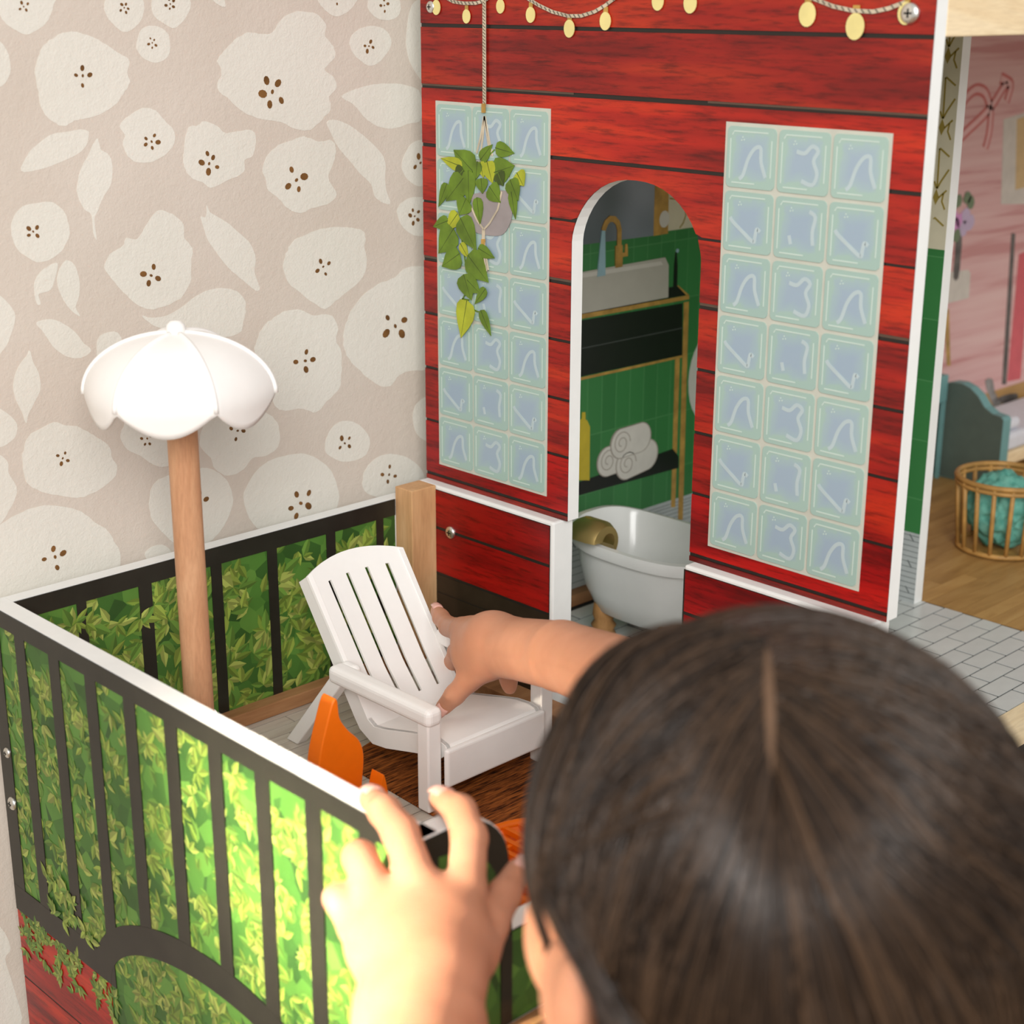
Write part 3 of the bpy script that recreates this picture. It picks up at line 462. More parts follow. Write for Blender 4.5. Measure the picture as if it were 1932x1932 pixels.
PERSON = {'H':(-0.3885,-0.2074,0.0783),'lh':{'fore':[(-0.471,-0.1144,-0.0398,0.0291),(-0.4345,-0.0702,-0.042,0.0272)],'wrist':(-0.4234,-0.0568,-0.0369,0.0257),'palm':[(-0.4125,-0.0203,-0.0303,0.0141),(-0.4032,-0.0339,-0.0241,0.0163),(-0.3913,-0.0409,-0.0236,0.0159),(-0.4136,-0.0491,-0.0314,0.0221)],'idx':[(-0.3738,-0.0313,-0.0133,0.0093),(-0.3531,-0.0117,-0.0033,0.0084),(-0.3458,0.0026,0.0018,0.0076),(-0.3408,0.021,-0.0018,0.0065)],'mid':[(-0.3895,-0.0192,-0.0107,0.0092),(-0.3751,0.0107,-0.0011,0.0084),(-0.3691,0.029,0.0002,0.0076),(-0.3613,0.0475,-0.0038,0.0065)],'rin':[(-0.4005,-0.0048,-0.0189,0.0088),(-0.394,0.0168,-0.009,0.0078),(-0.381,0.0289,-0.0255,0.0069),(-0.375,0.032,-0.0382,0.0062)],'pin':[(-0.4102,-0.0002,-0.0296,0.0079),(-0.409,0.0137,-0.0222,0.0068),(-0.3948,0.0271,-0.04,0.0061),(-0.3887,0.0306,-0.0515,0.0057)],'thumb':[(-0.3861,-0.0469,-0.0323,0.0105),(-0.3702,-0.0424,-0.027,0.0088),(-0.3519,-0.0327,-0.0245,0.0078),(-0.3326,-0.0218,-0.0237,0.0056)]},'rh':{'arm':[(-0.2712,-0.1473,0.0098,0.0237),(-0.1931,0.0266,0.0106,0.0226),(-0.1536,0.1233,-0.015,0.0211),(-0.1288,0.1917,-0.0376,0.0196)],'palm':[(-0.127,0.2107,-0.0402,0.0172),(-0.1229,0.2339,-0.0449,0.0133),(-0.1272,0.2267,-0.054,0.0139)],'idx':[(-0.1209,0.2469,-0.0444,0.0088),(-0.1052,0.2782,-0.055,0.0069),(-0.094,0.2985,-0.0572,0.006),(-0.0889,0.3087,-0.0563,0.0049)],'mid':[(-0.1093,0.2528,-0.0552,0.0086),(-0.0923,0.2839,-0.0794,0.0067),(-0.0812,0.302,-0.0965,0.0057),(-0.077,0.3079,-0.107,0.005)],'rin':[(-0.1057,0.2462,-0.062,0.0086),(-0.0873,0.2686,-0.0862,0.0063),(-0.08,0.2776,-0.0994,0.0053),(-0.0786,0.2802,-0.1068,0.0045)],'pin':[(-0.1103,0.2233,-0.0575,0.0077),(-0.0997,0.2281,-0.0726,0.0061),(-0.0962,0.2276,-0.0824,0.0057),(-0.0966,0.2261,-0.0868,0.005)],'thumb':[(-0.1328,0.2107,-0.0526,0.0117),(-0.1355,0.2251,-0.0688,0.008),(-0.1366,0.2374,-0.0831,0.0069),(-0.1379,0.2477,-0.0954,0.0057)]},'ear':(-0.475,-0.1854,0.0704),'cheek':(-0.4495,-0.1619,0.0637)}
rnd = random.Random(7)
ZF = -0.147      # play floor level of the upper storey
ZROOM = -0.74

# ------------------------------------------------------------------ the room
b = MB(); b.box(-2.2, 2.2, 0.45, 0.50, ZROOM, 1.5)
wall = tag(b.build('wall_back', M['paper']), kind='structure')
b = MB(); b.box(-2.2, 2.2, -2.0, 0.45, ZROOM - 0.03, ZROOM)
tag(b.build('floor', M['room_floor']), kind='structure')
b = MB(); b.box(-2.2, 2.2, 0.438, 0.45, ZROOM, ZROOM + 0.08)
tag(b.build('baseboard_back', M['mdf']), kind='structure')

def rough_outline(pts, amp):
    sm = smooth_poly(pts, 4); out = []
    cx = sum(p[0] for p in sm) / len(sm); cz = sum(p[1] for p in sm) / len(sm)
    for p in sm:
        j = 1 + rnd.uniform(-amp, amp)
        out.append((cx + (p[0] - cx) * j, cz + (p[1] - cz) * j))
    return out
for i, (kd, cen, pts) in enumerate(WALLPAPER):
    b = MB(); b.prism(rough_outline(pts, 0.012), PY(0.45), 0, 0.00012 + 0.00001 * (i % 9))
    fo = b.build('printed_flower' if kd == 'f' else 'printed_leaf', M['petal'], wall)
    if cen:
        cx, cz, r = cen; b = MB(); n = rnd.choice([5, 5, 6]); a0 = rnd.uniform(0, 6)
        for k in range(n):
            a = a0 + k * 2 * math.pi / (n - 1) + rnd.uniform(-.25, .25)
            d = 0 if k == n - 1 else r * rnd.uniform(0.75, 1.05)
            s = r * (0.13 if k == n - 1 else rnd.uniform(0.17, 0.30))
            b.prism(circle2(cx + d * math.cos(a), cz + d * math.sin(a), s * 1.35, s, 9, a + rnd.uniform(-.4, .4)), PY(0.45), 0, 0.0004)
        b.build('stamens', M['stamen'], fo)

# ------------------------------------------------------------------ the dollhouse: one thing
house = thing('dollhouse', (0.2, 0.2, ZROOM), 'red wooden dollhouse with a fenced balcony, arched doorway and open rooms', 'dollhouse')
WY0, WY1 = 0.0, 0.419

# --- arched doorway in the side wall
DY0, DY1, DZS, DZA = 0.1535, 0.2670, 0.200, 0.2455      # right jamb, left jamb, spring line, crown
def arch_z(y):
    t = (y - (DY0 + DY1) / 2) / ((DY1 - DY0) / 2)
    return DZS + (DZA - DZS) * max(0.0, 1 - abs(t) ** 2.3) ** 0.62
def arch_pts(n=22):
    return [(DY0 + (DY1 - DY0) * (0.5 - 0.5 * math.cos(math.pi * i / n)), 0) for i in range(n + 1)]
ARCH = [(y, arch_z(y)) for y, _ in arch_pts()]
ZTOP = 0.45
b = MB()
outer = [(WY0, 0.0), (WY0, ZTOP), (WY1, ZTOP), (WY1, 0.0), (DY1, 0.0)] + ARCH[::-1] + [(DY0, 0.0)]
b.prism(outer, PX(0.0115), 0, 0.0110)
side = b.build('side_wall', M['mdf'], house)

# printed boards of the side wall, each a slim piece with a dark joint under it
LINES = [0.3815, 0.3397, 0.2980, 0.2561, 0.2148, 0.1738, 0.1316, 0.0898, 0.0485, 0.0060]
GAPS = {0.3397: .0026, 0.2980: .0030, 0.2561: .0026, 0.2148: .0018, 0.1738: .0040, 0.1316: .0022, 0.0898: .0022, 0.0485: .0022, 0.0060: .0026, 0.3815: .003}
b = MB(); b.prism(outer, PX(0.0005), 0, 0.0002); b.build('joint_layer', M['redline'], side)
# colour of each printed board, from the top down
TONE = {}
for zt_, c_ in ((ZTOP, (.8, .8, .8)), (.3815, (.85, .85, .9)), (.3397, (.80, .85, .9)), (.2980, (1.22, 1.30, 1.0)), (.2561, (.98, .95, 1)), (.2148, (1.08, 1.12, 1)), (.1738, (.95, .9, .95)), (.1316, (.95, .85, .9)), (.0898, (.92, .7, .8)), (.0485, (.98, .25, .7)), (.0060, (.55, .5, .6))):
    TONE[round(zt_ - GAPS.get(zt_, 0), 3)] = c_ + (1,)
def board(poly):
    bb = MB(); bb.prism(poly, PX(0.0003), 0, 0.0008); o = bb.build('plank', M['red'], side)
    o.color = TONE.get(round(max(p[1] for p in poly), 3), (1, 1, 1, 1))
edges = [ZTOP] + LINES + [0.0]
for i in range(len(edges) - 1):
    z1, bot = edges[i], edges[i + 1]
    g = GAPS.get(z1, 0.0); top = z1 - g
    if bot >= DZA: board([(WY0, bot), (WY1, bot), (WY1, top), (WY0, top)])
    elif top > DZA:
        board([(WY0, bot), (DY0, bot)] + [(y, max(z, bot)) for y, z in ARCH if z > bot] + [(DY1, bot), (WY1, bot), (WY1, top), (WY0, top)])
    elif top > DZS:
        ra = [(y, z) for y, z in ARCH if y < (DY0 + DY1) / 2 and bot < z < top]; la = [(y, z) for y, z in ARCH if y > (DY0 + DY1) / 2 and bot < z < top]
        board([(WY0, bot), (DY0, bot)] + ra + [(ra[-1][0] + .0008, top), (WY0, top)])
        board([(la[0][0] - .0008, top)] + la + [(DY1, bot), (WY1, bot), (WY1, top)])
    else:
        for ya, yb in ((WY0, DY0), (DY1, WY1)): board([(ya, bot), (yb, bot), (yb, top), (ya, top)])
    if z1 in (0.1738, 0.2980):
        for ya, yb in ((WY0, DY0), (DY1, WY1)):
            bb = MB(); bb.prism([(ya, z1 - g * 0.45), (yb, z1 - g * 0.45), (yb, z1), (ya, z1)], PX(0.0003), 0, 0.0004)
            bb.build('plank_edge', M['redgrey'], side)

# --- lower wall, standing a little proud of the upper one
LX = -0.0095
def low_panel(ya, yb, right_end):
    b = MB(); b.box(LX, 0.0112, ya, yb, -0.30, -0.0001)
    p = b.build('lower_wall', M['mdf'], house, bevel=0.0015)
    cut = [(-0.0035, -0.0325, 'red'), (-0.0350, -0.0700, 'red'), (-0.0722, -0.0860, 'darkbrown'), (-0.0872, -0.146, 'darkbrown')]
    for z1, z0, m in cut:
        bb = MB(); bb.prism([(ya + 0.0035, z0), (yb - 0.0015, z0), (yb - 0.0015, z1), (ya + 0.0035, z1)], PX(LX), 0, 0.0006)
        o = bb.build('plank', M[m], p); o.color = (.72, .12, .5, 1)
    bb = MB(); bb.prism([(ya + 0.003, -0.146), (yb, -0.146), (yb, -0.003), (ya + 0.003, -0.003)], PX(LX), 0, 0.0003)
    bb.build('joint_layer', M['redline'], p)
low_panel(0.2715, 0.419, False)
low_panel(0.004, 0.1500, True)

# --- glass block windows printed on the side wall
def rounded(w, h, r, n=4):
    o = []
    for cx, cy, a0 in ((w / 2 - r, h / 2 - r, 0), (-w / 2 + r, h / 2 - r, 90), (-w / 2 + r, -h / 2 + r, 180), (w / 2 - r, -h / 2 + r, 270)):
        for k in range(n + 1):
            a = R(a0 + 90 * k / n); o.append((cx + r * math.cos(a), cy + r * math.sin(a)))
    return o
BW, BH = 0.0362, 0.0362
HI = {'n': [[(.22, -.36), (.14, -.28), (.05, -.02), (-.08, .16), (-.2, .17), (-.22, -.05), (-.32, -.30)]],
      's': [[(.14, .17), (-.02, .15), (-.16, .27), (-.28, .20), (-.20, .04), (-.28, -.16), (-.20, -.34), (.02, -.29)]],
      'z': [[(.37, .06), (.31, -.01), (.08, -.17), (-.14, -.31), (-.17, -.22), (-.20, -.09), (-.27, -.13)]],
      'd': [[(-.18, .30), (-.30, .22), (-.26, -.02), (-.28, -.24)], [(.20, -.12), (.16, -.26)]]}
def block_mesh(kind):
    b = MB()
    pm = lambda u, v, h: (-h, u, v)
    b.prism(rounded(BW, BH, 0.003), pm, 0, 0.0009, 0)
    for L in HI[kind]:
        b.ribbon(smooth_line([(p[0] * BW, p[1] * BH) for p in L], 4) if len(L) > 3 else [(p[0] * BW, p[1] * BH) for p in L], 0.0024, pm, 0.0008, 0.00102, 1)
    e = 0.40
    for L in ([(e * BW, .36 * BH), (.36 * BW, .42 * BH), (-.34 * BW, .42 * BH)], [(-.42 * BW, .30 * BH), (-.42 * BW, -.30 * BH)], [(-.1 * BW, -.42 * BH), (.38 * BW, -.42 * BH)], [(.43 * BW, .30 * BH), (.43 * BW, -.36 * BH)]):
        b.ribbon(L, 0.0008, pm, 0.0009, 0.00105, 2)
    for u, v in ((.18, .33), (.15, .29), (.20, .28)):
        b.prism(circle2(u * BW, v * BH, 0.0005, n=6), pm, 0.0009, 0.00105, 2)
    return b.mesh('glass_block', [M['glass'], M['glass_hi'], M['glass_edge']])
BM = {k: block_mesh(k) for k in HI}
for y0, y1 in ((0.2873, 0.4033), (0.0203, 0.1379)):
    b = MB(); b.prism([(y0, 0.0143), (y1, 0.0143), (y1, 0.2866), (y0, 0.2866)], PX(-0.0005), 0, 0.0005)
    win = b.build('glass_block_window', M['grout'], house)
    cw = (y1 - y0 - 0.002) / 3; ch = (0.2866 - 0.0143 - 0.002) / 7
    for r in range(7):
        for c in range(3):
            kind = ('n', 's', 'n')[c] if r % 2 == 0 else ('z', 'd', 'z')[c]
            o = bpy.data.objects.new('glass_block', BM[kind]); col.objects.link(o)
            o.location = (-0.0008, y1 - 0.001 - cw * (c + .5), 0.2866 - 0.001 - ch * (r + .5))
            adopt(o, win)

# --- printed hanging plant
pp = PX(-0.0008)
b = MB(); b.prism(smooth_poly(PLANT_POT, 3), pp, 0.0012, 0.0018)
pot = b.build('printed_planter', M['pot'], house)
def leaf_outline(bx, by, tx, ty, w):
    dx, dy = tx - bx, ty - by; l = math.hypot(dx, dy); nx, ny = -dy / l, dx / l
    prof = [(0, 0), (.06, .36), (.2, .5), (.42, .47), (.65, .32), (.85, .13), (1, 0)]
    a = [(bx + dx * t + nx * w * s, by + dy * t + ny * w * s) for t, s in prof]
    c = [(bx + dx * t, by + dy * t) for t, s in prof]
    d = [(bx + dx * t - nx * w * s, by + dy * t - ny * w * s) for t, s in prof]
    return a, c, d
for i, (bx, by, tx, ty, w, cc) in enumerate(PLANT_LEAVES):
    a, c, d = leaf_outline(bx, by, tx, ty, w * 1.12)
    h = 0.0019 + 0.000035 * i
    b = MB(); b.prism(a + d[-2:0:-1], pp, h - 0.0006, h)
    b.ribbon(c, 0.0007, pp, h, h + 0.00005, 1, taper=True)
    b.build('leaf', [M[('leaf_g', 'leaf_y', 'leaf_d')[cc]], M['leaf_d'] if cc != 2 else M['leaf_g']], pot)
for i, L in enumerate(PLANT_ROPES):
    b = MB(); b.ribbon(L, 0.0030 if i in (0, 7) else 0.0014, pp, 0.0010 if i < 5 else 0.0020, 0.0016 if i < 5 else 0.0024)
    if i == 0:
        zz = L[0][1]; y = L[0][0]
        while zz > L[-1][1]:
            b.ribbon([(y - .0012, zz), (y + .0012, zz + .0016)], 0.0004, pp, 0.0016, 0.0018, 1); zz -= 0.0022
    b.build('rope', [M['rope'], M['redgrey']], pot)
for L in PLANT_CAPS:
    b = MB(); b.prism(L, pp, 0.0018, 0.0027); b.build('rope_cap', M['gold'], pot)
b = MB()
for L in PLANT_STEMS: b.ribbon(L, 0.0009, pp, 0.0012, 0.0017)
b.build('stem', M['leaf_g'], pot)

# --- printed string of lights
wires = None
for L in LIGHT_WIRES:
    b = MB(); b.ribbon(L, 0.0022, pp, 0.0004, 0.0009)
    for (ya, za), (yb, zb) in zip(L[:-1], L[1:]):
        n = max(1, int(math.hypot(yb - ya, zb - za) / 0.0035))
        for k in range(n):
            t = (k + .5) / n; y = ya + (yb - ya) * t; z = za + (zb - za) * t
            b.ribbon([(y + .0010, z + .0010), (y - .0010, z - .0010)], 0.0009, pp, 0.0009, 0.0011, 1)
    o = b.build('printed_light_string', [M['rope'], M['wire']], house)
    wires = wires or o
for y, z, r in LIGHT_BULBS:
    b = MB(); b.prism(circle2(y, z, r * 1.12, r * 1.35, 18), pp, 0.0004, 0.0010)
    bu = b.build('bulb', M['bulb'], wires)
    b = MB(); b.prism([(y - r * .45, z + r * 1.1), (y + r * .45, z + r * 1.1), (y + r * .4, z + r * 2.1), (y - r * .4, z + r * 2.1)], pp, 0.0002, 0.0008)
    b.build('bulb_socket', M['gold'], wires)

# --- screws
def screw(loc, axis, r=0.0042):
    q = Vector(axis).to_track_quat('Z', 'Y').to_euler()
    b = MB(); b.lathe([(r, 0), (r, r * .18), (r * .86, r * .36), (r * .5, r * .50), (0.0001, r * .54)], n=20)
    o = b.build('screw', M['chrome'], None, auto=50); o.location = loc; o.rotation_euler = q; adopt(o, house)
    b = MB()
    b.box(-r * .42, r * .42, -r * .09, r * .09, r * .40, r * .56); b.box(-r * .09, r * .09, -r * .42, r * .42, r * .40, r * .56)
    c = b.build('cross_slot', M['black']); c.location = loc; c.rotation_euler = q; adopt(c, o)
screw((-0.0008, 0.4071, 0.3508), (-1, 0, 0)); screw((-0.0008, 0.0150, 0.3505), (-1, 0, 0), 0.0058)
screw((LX - 0.0006, 0.3805, -0.0338), (-1, 0, 0), 0.0050)

# --- interior: back wall, partition, floors, ceiling, beam
XP0, XP1 = 0.3765, 0.3885
b = MB(); b.box(0.0116, 1.06, 0.4175, 0.4290, -0.30, ZTOP); b.build('house_back_wall', M['mdf'], house)
b = MB(); b.box(XP0, XP1, 0.2050, 0.4172, ZF, 0.39); part = b.build('partition', M['mdf'], house)
b = MB(); b.box(1.05, 1.062, 0.0, 0.4172, -0.30, ZTOP); b.build('end_wall', M['mdf'], house)
b = MB(); b.box(0.0116, 1.05, 0.012, 0.4172, 0.378, 0.390); b.build('ceiling_board', M['mdf'], house)
b = MB(); b.box(0.0117, 1.049, 0.0, 0.0118, 0.3382, 0.400); b.build('front_beam', M['pine_x'], house, bevel=0.001)
b = MB(); b.box(0.0116, 1.05, 0.0, 0.4172, ZF - 0.0150, ZF - 0.0004); fl = b.build('floor_board', M['tilegap'], house)
b = MB(); b.box(0.0117, 1.049, 0.0, 0.0345, ZF - 0.0004, ZF + 0.0006); b.build('floor_trim', M['pine_x'], house)
# floor tiles in running bond
TL, TW = 0.0382, 0.0183
b = MB(); b.box(-TL / 2 + .0010, TL / 2 - .0010, -TW / 2 + .0007, TW / 2 - .0007, -0.0004, 0.0001)
tile_me = b.mesh('tile', M['tile'])
half = {}
r = 0; y = 0.0350 + TW / 2
while y + TW / 2 < 0.419:
    x = 0.0120 + (TL / 2 if r % 2 else 0.0) - 0.0065
    while x < XP1 - 0.001:
        xa, xb = max(x, 0.0120), min(x + TL, XP1)
        if xb - xa > 0.004:
            if xb - xa > TL - 1e-4:
                o = bpy.data.objects.new('tile', tile_me); col.objects.link(o); o.location = ((xa + xb) / 2, y, ZF)
            else:
                bb = MB(); bb.box(xa + .0010, xb - .0010, y - TW / 2 + .0007, min(y + TW / 2 - .0007, .417), ZF - .0004, ZF + .0001); o = bb.build('tile', M['tile'])
            adopt(o, fl)
        x += TL
    y += TW; r += 1
# parquet of the bedroom
b = MB(); b.box(XP1, 1.049, 0.0346, 0.4170, ZF - 0.0004, ZF - 0.0002); pf = b.build('parquet_base', M['parquetgap'], house)
y = 0.0350; r = 0; PW = 0.0150
while y < 0.4165:
    x = XP1 + 0.0003 - rnd.uniform(0, 0.16); y1 = min(y + PW - 0.0005, 0.4168)
    while x < 1.048:
        ln = rnd.uniform(0.13, 0.24); xa, xb = max(x, XP1 + .0003), min(x + ln - .0005, 1.0485)
        if xb - xa > 0.004:
            bb = MB(); bb.box(xa, xb, y, y1, ZF - 0.0002, ZF + rnd.uniform(.0000, .0002)); bb.build('floorboard', M['parquet'], pf)
        x += ln
    y += PW; r += 1
# wooden strip along the back wall of the bathroom
b = MB(); b.box(0.0118, XP0 - .0005, 0.4050, 0.4172, ZF + .0004, ZF + 0.0112); b.build('batten', M['strip_x'], house, bevel=0.0008)

# --- bathroom print on the back wall
pb = PY(0.4172)
b = MB(); b.prism([(0.0118, ZF), (XP0, ZF), (XP0, 0.377), (0.0118, 0.377)], pb, 0, 0.0002)
bath = b.build('bathroom_print', M['cream'], house)
gl = BATH['greenline']; zg = gl[0][1]
zfl = BATH['floor_line'][0][1]
def pr(name, poly, mat, h, sm=0):
    bb = MB(); bb.prism(smooth_poly(poly, sm) if sm else poly, pb, 0.0001, h)
    return bb.build(name, M[mat], bath)
pr('printed_wall_tiles', [(0.0118, zfl), (XP0, zfl), (XP0, zg), (0.0118, zg)], 'green_tile', 0.0003)
pr('printed_floor', [(0.0118, ZF), (XP0, ZF), (XP0, zfl), (0.0118, zfl)], 'printfloor', 0.00032)
z = zfl - 0.004; s = 0.003
bb = MB()
while z > ZF:
    bb.prism([(0.0118, z), (XP0, z), (XP0, z + .0006), (0.0118, z + .0006)], pb, 0.0003, 0.0004); z -= s; s *= 1.12
for k in range(9):
    xx = 0.05 + k * 0.038; zz = zfl - 0.004 - (k * 7 % 5) * 0.006
    bb.ribbon([(xx, zz), (xx + .004, zz - .006)], 0.0012, pb, 0.0003, 0.00045)
bb.build('printed_floor_joints', M['printline'], bath)
pr('printed_mirror', BATH['mirror'], 'mirror', 0.0004)
pr('printed_mirror_frame', BATH['gold'], 'gold', 0.0005)
for kx in ('bulb1', 'bulb2'):
    x0, z0, x1, z1 = BATH[kx]; pr('printed_mirror_lamp', circle2(x0, z0, abs(x1 - x0), abs(x1 - x0) * 1.1, 18), 'basin_light', 0.0006)
bb = MB()
for L in BATH['motif']:
    bb = MB(); bb.ribbon(L, 0.0014, pb, 0.0001, 0.0004); bb.build('printed_gold_line', M['olive'], bath)
pr('printed_gold_diamond', BATH['motif_diamond'], 'olive', 0.0004)
pr('printed_drawers', BATH['drawer'], 'drawer', 0.0005)
bb = MB(); bb.ribbon(BATH['drawer_line'], 0.0009, pb, 0.0004, 0.0006); bb.build('printed_drawer_gap', M['drawer_line'], bath)
pr('printed_leg', BATH['leg2'], 'gold', 0.0005); pr('printed_shelf', BATH['shelf'], 'drawer', 0.0006); pr('printed_leg', BATH['leg1'], 'gold', 0.0007)
pr('printed_counter', BATH['top_black'], 'drawer', 0.0006)
pr('printed_trim', BATH['trim_top'], 'gold', 0.0007); pr('printed_trim', BATH['trim_bot'], 'gold', 0.0007); pr('printed_trim', BATH['trim_side'], 'gold', 0.0007)
pr('printed_basin_front', BATH['basin_front'], 'basin', 0.0008); pr('printed_basin_top', BATH['basin_top'], 'basin', 0.0009); pr('printed_basin_bowl', BATH['basin_in'], 'basin_light', 0.0010)
bb = MB(); bb.ribbon(BATH['faucet'], 0.0052, pb, 0.0005, 0.0012); bb.build('printed_tap', M['gold'], bath)
pr('printed_tap_body', BATH['faucet_body'], 'gold', 0.0013); pr('printed_tap_handle', BATH['faucet_handle'], 'gold', 0.0012)
pr('printed_water', BATH['water'], 'water', 0.0014)
pr('printed_toothbrush', BATH['brush'], 'drawer', 0.0010)
x0, z0, x1, z1 = BATH['brushhead']; pr('printed_brush_head', circle2(x0, z0, .0018, n=10), 'water', 0.0010)
pr('printed_bottle', BATH['bottle'], 'yellow', 0.0009)
x0, z0, x1, z1 = BATH['roundwhite']; pr('printed_round_mirror', circle2(x0, z0, abs(x1 - x0), abs(x1 - x0) * 1.5, 26), 'basin_light', 0.0006)
for i, (c, e1, e2) in enumerate(BATH['towels']):
    rr = abs(e1[0] - c[0]) * 1.05; dx, dz = e2[0] - c[0], e2[1] - c[1]; h = 0.0010 + 0.0002 * i
    a = circle2(c[0], c[1], rr, rr * 1.05, 20)
    hull = [(c[0] + rr * math.cos(t), c[1] + rr * math.sin(t)) for t in [R(100 + 170 * k / 12) for k in range(13)]]
    hull += [(c[0] + dx + rr * math.cos(t), c[1] + dz + rr * math.sin(t)) for t in [R(-80 + 180 * k / 12) for k in range(13)]]
    cx_ = sum(p[0] for p in hull) / len(hull); cz_ = sum(p[1] for p in hull) / len(hull)
    pr('printed_towel_outline', [(cx_ + (x - cx_) * 1.05, cz_ + (z - cz_) * 1.05) for x, z in hull], 'towel_line', h - .00005)
    tw = pr('printed_towel', hull, 'towel', h)
    bb = MB(); sp = [(c[0] + rr * (.86 - .68 * k / 26) * math.cos(k * .42), c[1] + rr * (.86 - .68 * k / 26) * math.sin(k * .42)) for k in range(27)]
    bb.ribbon(sp, 0.0008, pb, h, h + .0002); bb.build('printed_towel_fold', M['towel_line'], bath)

# --- partition print (its bathroom side)
pq = PX(XP0)
(dy1, dz1), (dy2, dz2), (zgp, zfp) = PART_Z
b = MB(); b.prism([(0.2052, zgp), (0.4170, zgp), (0.4170, 0.377), (0.2052, 0.377)], pq, 0, 0.0002)
pc = b.build('partition_wallpaper', M['cream'], house)
b = MB(); b.prism([(0.2052, zfp), (0.4170, zfp), (0.4170, zgp), (0.2052, zgp)], pq, 0, 0.0003); b.build('printed_wall_tiles', M['green_tile'], pc)
b = MB(); b.prism([(0.2052, ZF), (0.4170, ZF), (0.4170, zfp), (0.2052, zfp)], pq, 0, 0.0003); pf2 = b.build('printed_floor', M['printfloor'], pc)
b = MB(); z = zfp - 0.003; k = 0
while z > ZF:
    b.prism([(0.2052, z), (0.4170, z), (0.4170, z + .0006), (0.2052, z + .0006)], pq, 0.0003, 0.0004); z -= 0.0048
    b.ribbon([(0.2150 + (k * 37 % 5) * .012, z + .006), (0.2105 + (k * 37 % 5) * .012, z)], 0.0012, pq, 0.0003, 0.00045); k += 1
b.build('printed_floor_joints', M['printline'], pc)
per = abs(dz1 - dz2)
for j in range(-3, 5):
    for side_shift in (0.0, 0.040, 0.080):
        off = per * j; oy = (dy1 - dy2) * 0
        ok = lambda z: zgp < z + off < 0.376
        for L in PART_MOTIF:
            if all(ok(z) and 0.2055 < y + side_shift < 0.4165 for y, z in L): 
                b = MB(); b.ribbon([(y + side_shift, z + off) for y, z in L], 0.0015, pq, 0.0001, 0.0004); b.build('printed_gold_line', M['olive'], pc)
        if all(ok(z) and 0.2055 < y + side_shift < 0.4165 for y, z in PART_DIAMOND): 
            b = MB(); b.prism([(y + side_shift, z + off) for y, z in PART_DIAMOND], pq, 0.0001, 0.0004); b.build('printed_gold_diamond', M['olive'], pc)

# --- bedroom print on the back wall
b = MB(); b.prism([(XP1 + .0002, ZF), (1.0495, ZF), (1.0495, 0.377), (XP1 + .0002, 0.377)], pb, 0, 0.0002)
bed_pr = b.build('bedroom_print', M['pink'], house)
def pr2(name, poly, mat, h, sm=0):
    bb = MB(); bb.prism(smooth_poly(poly, sm) if sm else poly, pb, 0.0001, h); return bb.build(name, M[mat], bed_pr)
zb = BED['floor'][0]
pr2('printed_floor', [(XP1 + .001, ZF), (1.049, ZF), (1.049, zb), (XP1 + .001, zb)], 'parquet', 0.0003)
for L in BED['neon']:
    bb = MB(); S_ = smooth_line(L, 4); bb.ribbon(S_, 0.0130, pb, 0.0001, 0.0005); bb.ribbon(S_, 0.0060, pb, 0.0005, 0.0007, 1); bb.build('printed_neon_line', [M['neon'], M['neon_l']], bed_pr)
pr2('printed_side_table', BED['table'], 'curtain', 0.0006); pr2('printed_table_leg', BED['tleg'], 'gold', 0.0005)
pr2('printed_vase', BED['vase'], 'vase', 0.0008, 2)
for x, z, c in BED['flowers']:
    pr2('printed_blossom', rough_outline(circle2(x, z, 0.0085 if c < 3 else 0.007, n=8), 0.12), ('mag', 'lil', 'lil', 'sage')[c], 0.0009 + 0.0001 * c)
pr2('printed_red_band', BED['pinkband'], 'hot', 0.0004); pr2('printed_white_frame', BED['frame'], 'curtain', 0.0005); pr2('printed_picture', BED['art'], 'art', 0.0006)
pr2('printed_hat', BED['hat'], 'vase', 0.0008, 2)
pr2('printed_patterned_lamp', BED['lamp'], 'vase2', 0.0008, 2)
pr2('printed_broom_handle', BED['pole'], 'vase', 0.0007)

# ------------------------------------------------------------------ balcony (part of the dollhouse)
FX0, FX1, FY1, FT = -0.3652, -0.3527, 0.4175, -0.0094
b = MB(); b.box(FX1, -0.0096, 0.0226, 0.4174, ZF - 0.012, ZF - 0.0007); deck = b.build('deck_base', M['deckgap'], house)
y = 0.0230; DW = 0.0118
while y < 0.4165:
    x = FX1 + 0.0004 - rnd.uniform(0, 0.11); y1 = min(y + DW - 0.0010, 0.4170)
    while x < -0.0100:
        ln = rnd.uniform(0.09, 0.19); xa, xb = max(x, FX1 + .0004), min(x + ln - .0008, -0.0102)
        if xb - xa > 0.004:
            bb = MB(); bb.box(xa, xb, y, y1, ZF - 0.0007, ZF - rnd.uniform(0, .0002)); bb.build('deck_plank', M['deck'], deck)
        x += ln
    y += DW
b = MB(); b.box(FX1 + .0004, -0.036, 0.4052, 0.4172, ZF + .0002, ZF + 0.0108); b.build('batten', M['strip_x'], house, bevel=0.0008)
b = MB(); b.box(-0.0345, -0.0098, 0.3975, 0.4172, ZF + .0002, 0.0004); b.build('post', M['pine_z'], house, bevel=0.0008)
b = MB(); b.box(-0.0345, -0.0098, 0.0020, 0.0222, ZF + .0002, -0.0075); b.build('post', M['pine_z'], house, bevel=0.0008)
b = MB(); b.box(-0.0300, -0.0098, 0.0228, 0.3970, ZF + .0002, ZF + 0.010); b.build('batten', M['strip_x'], house, bevel=0.0008)

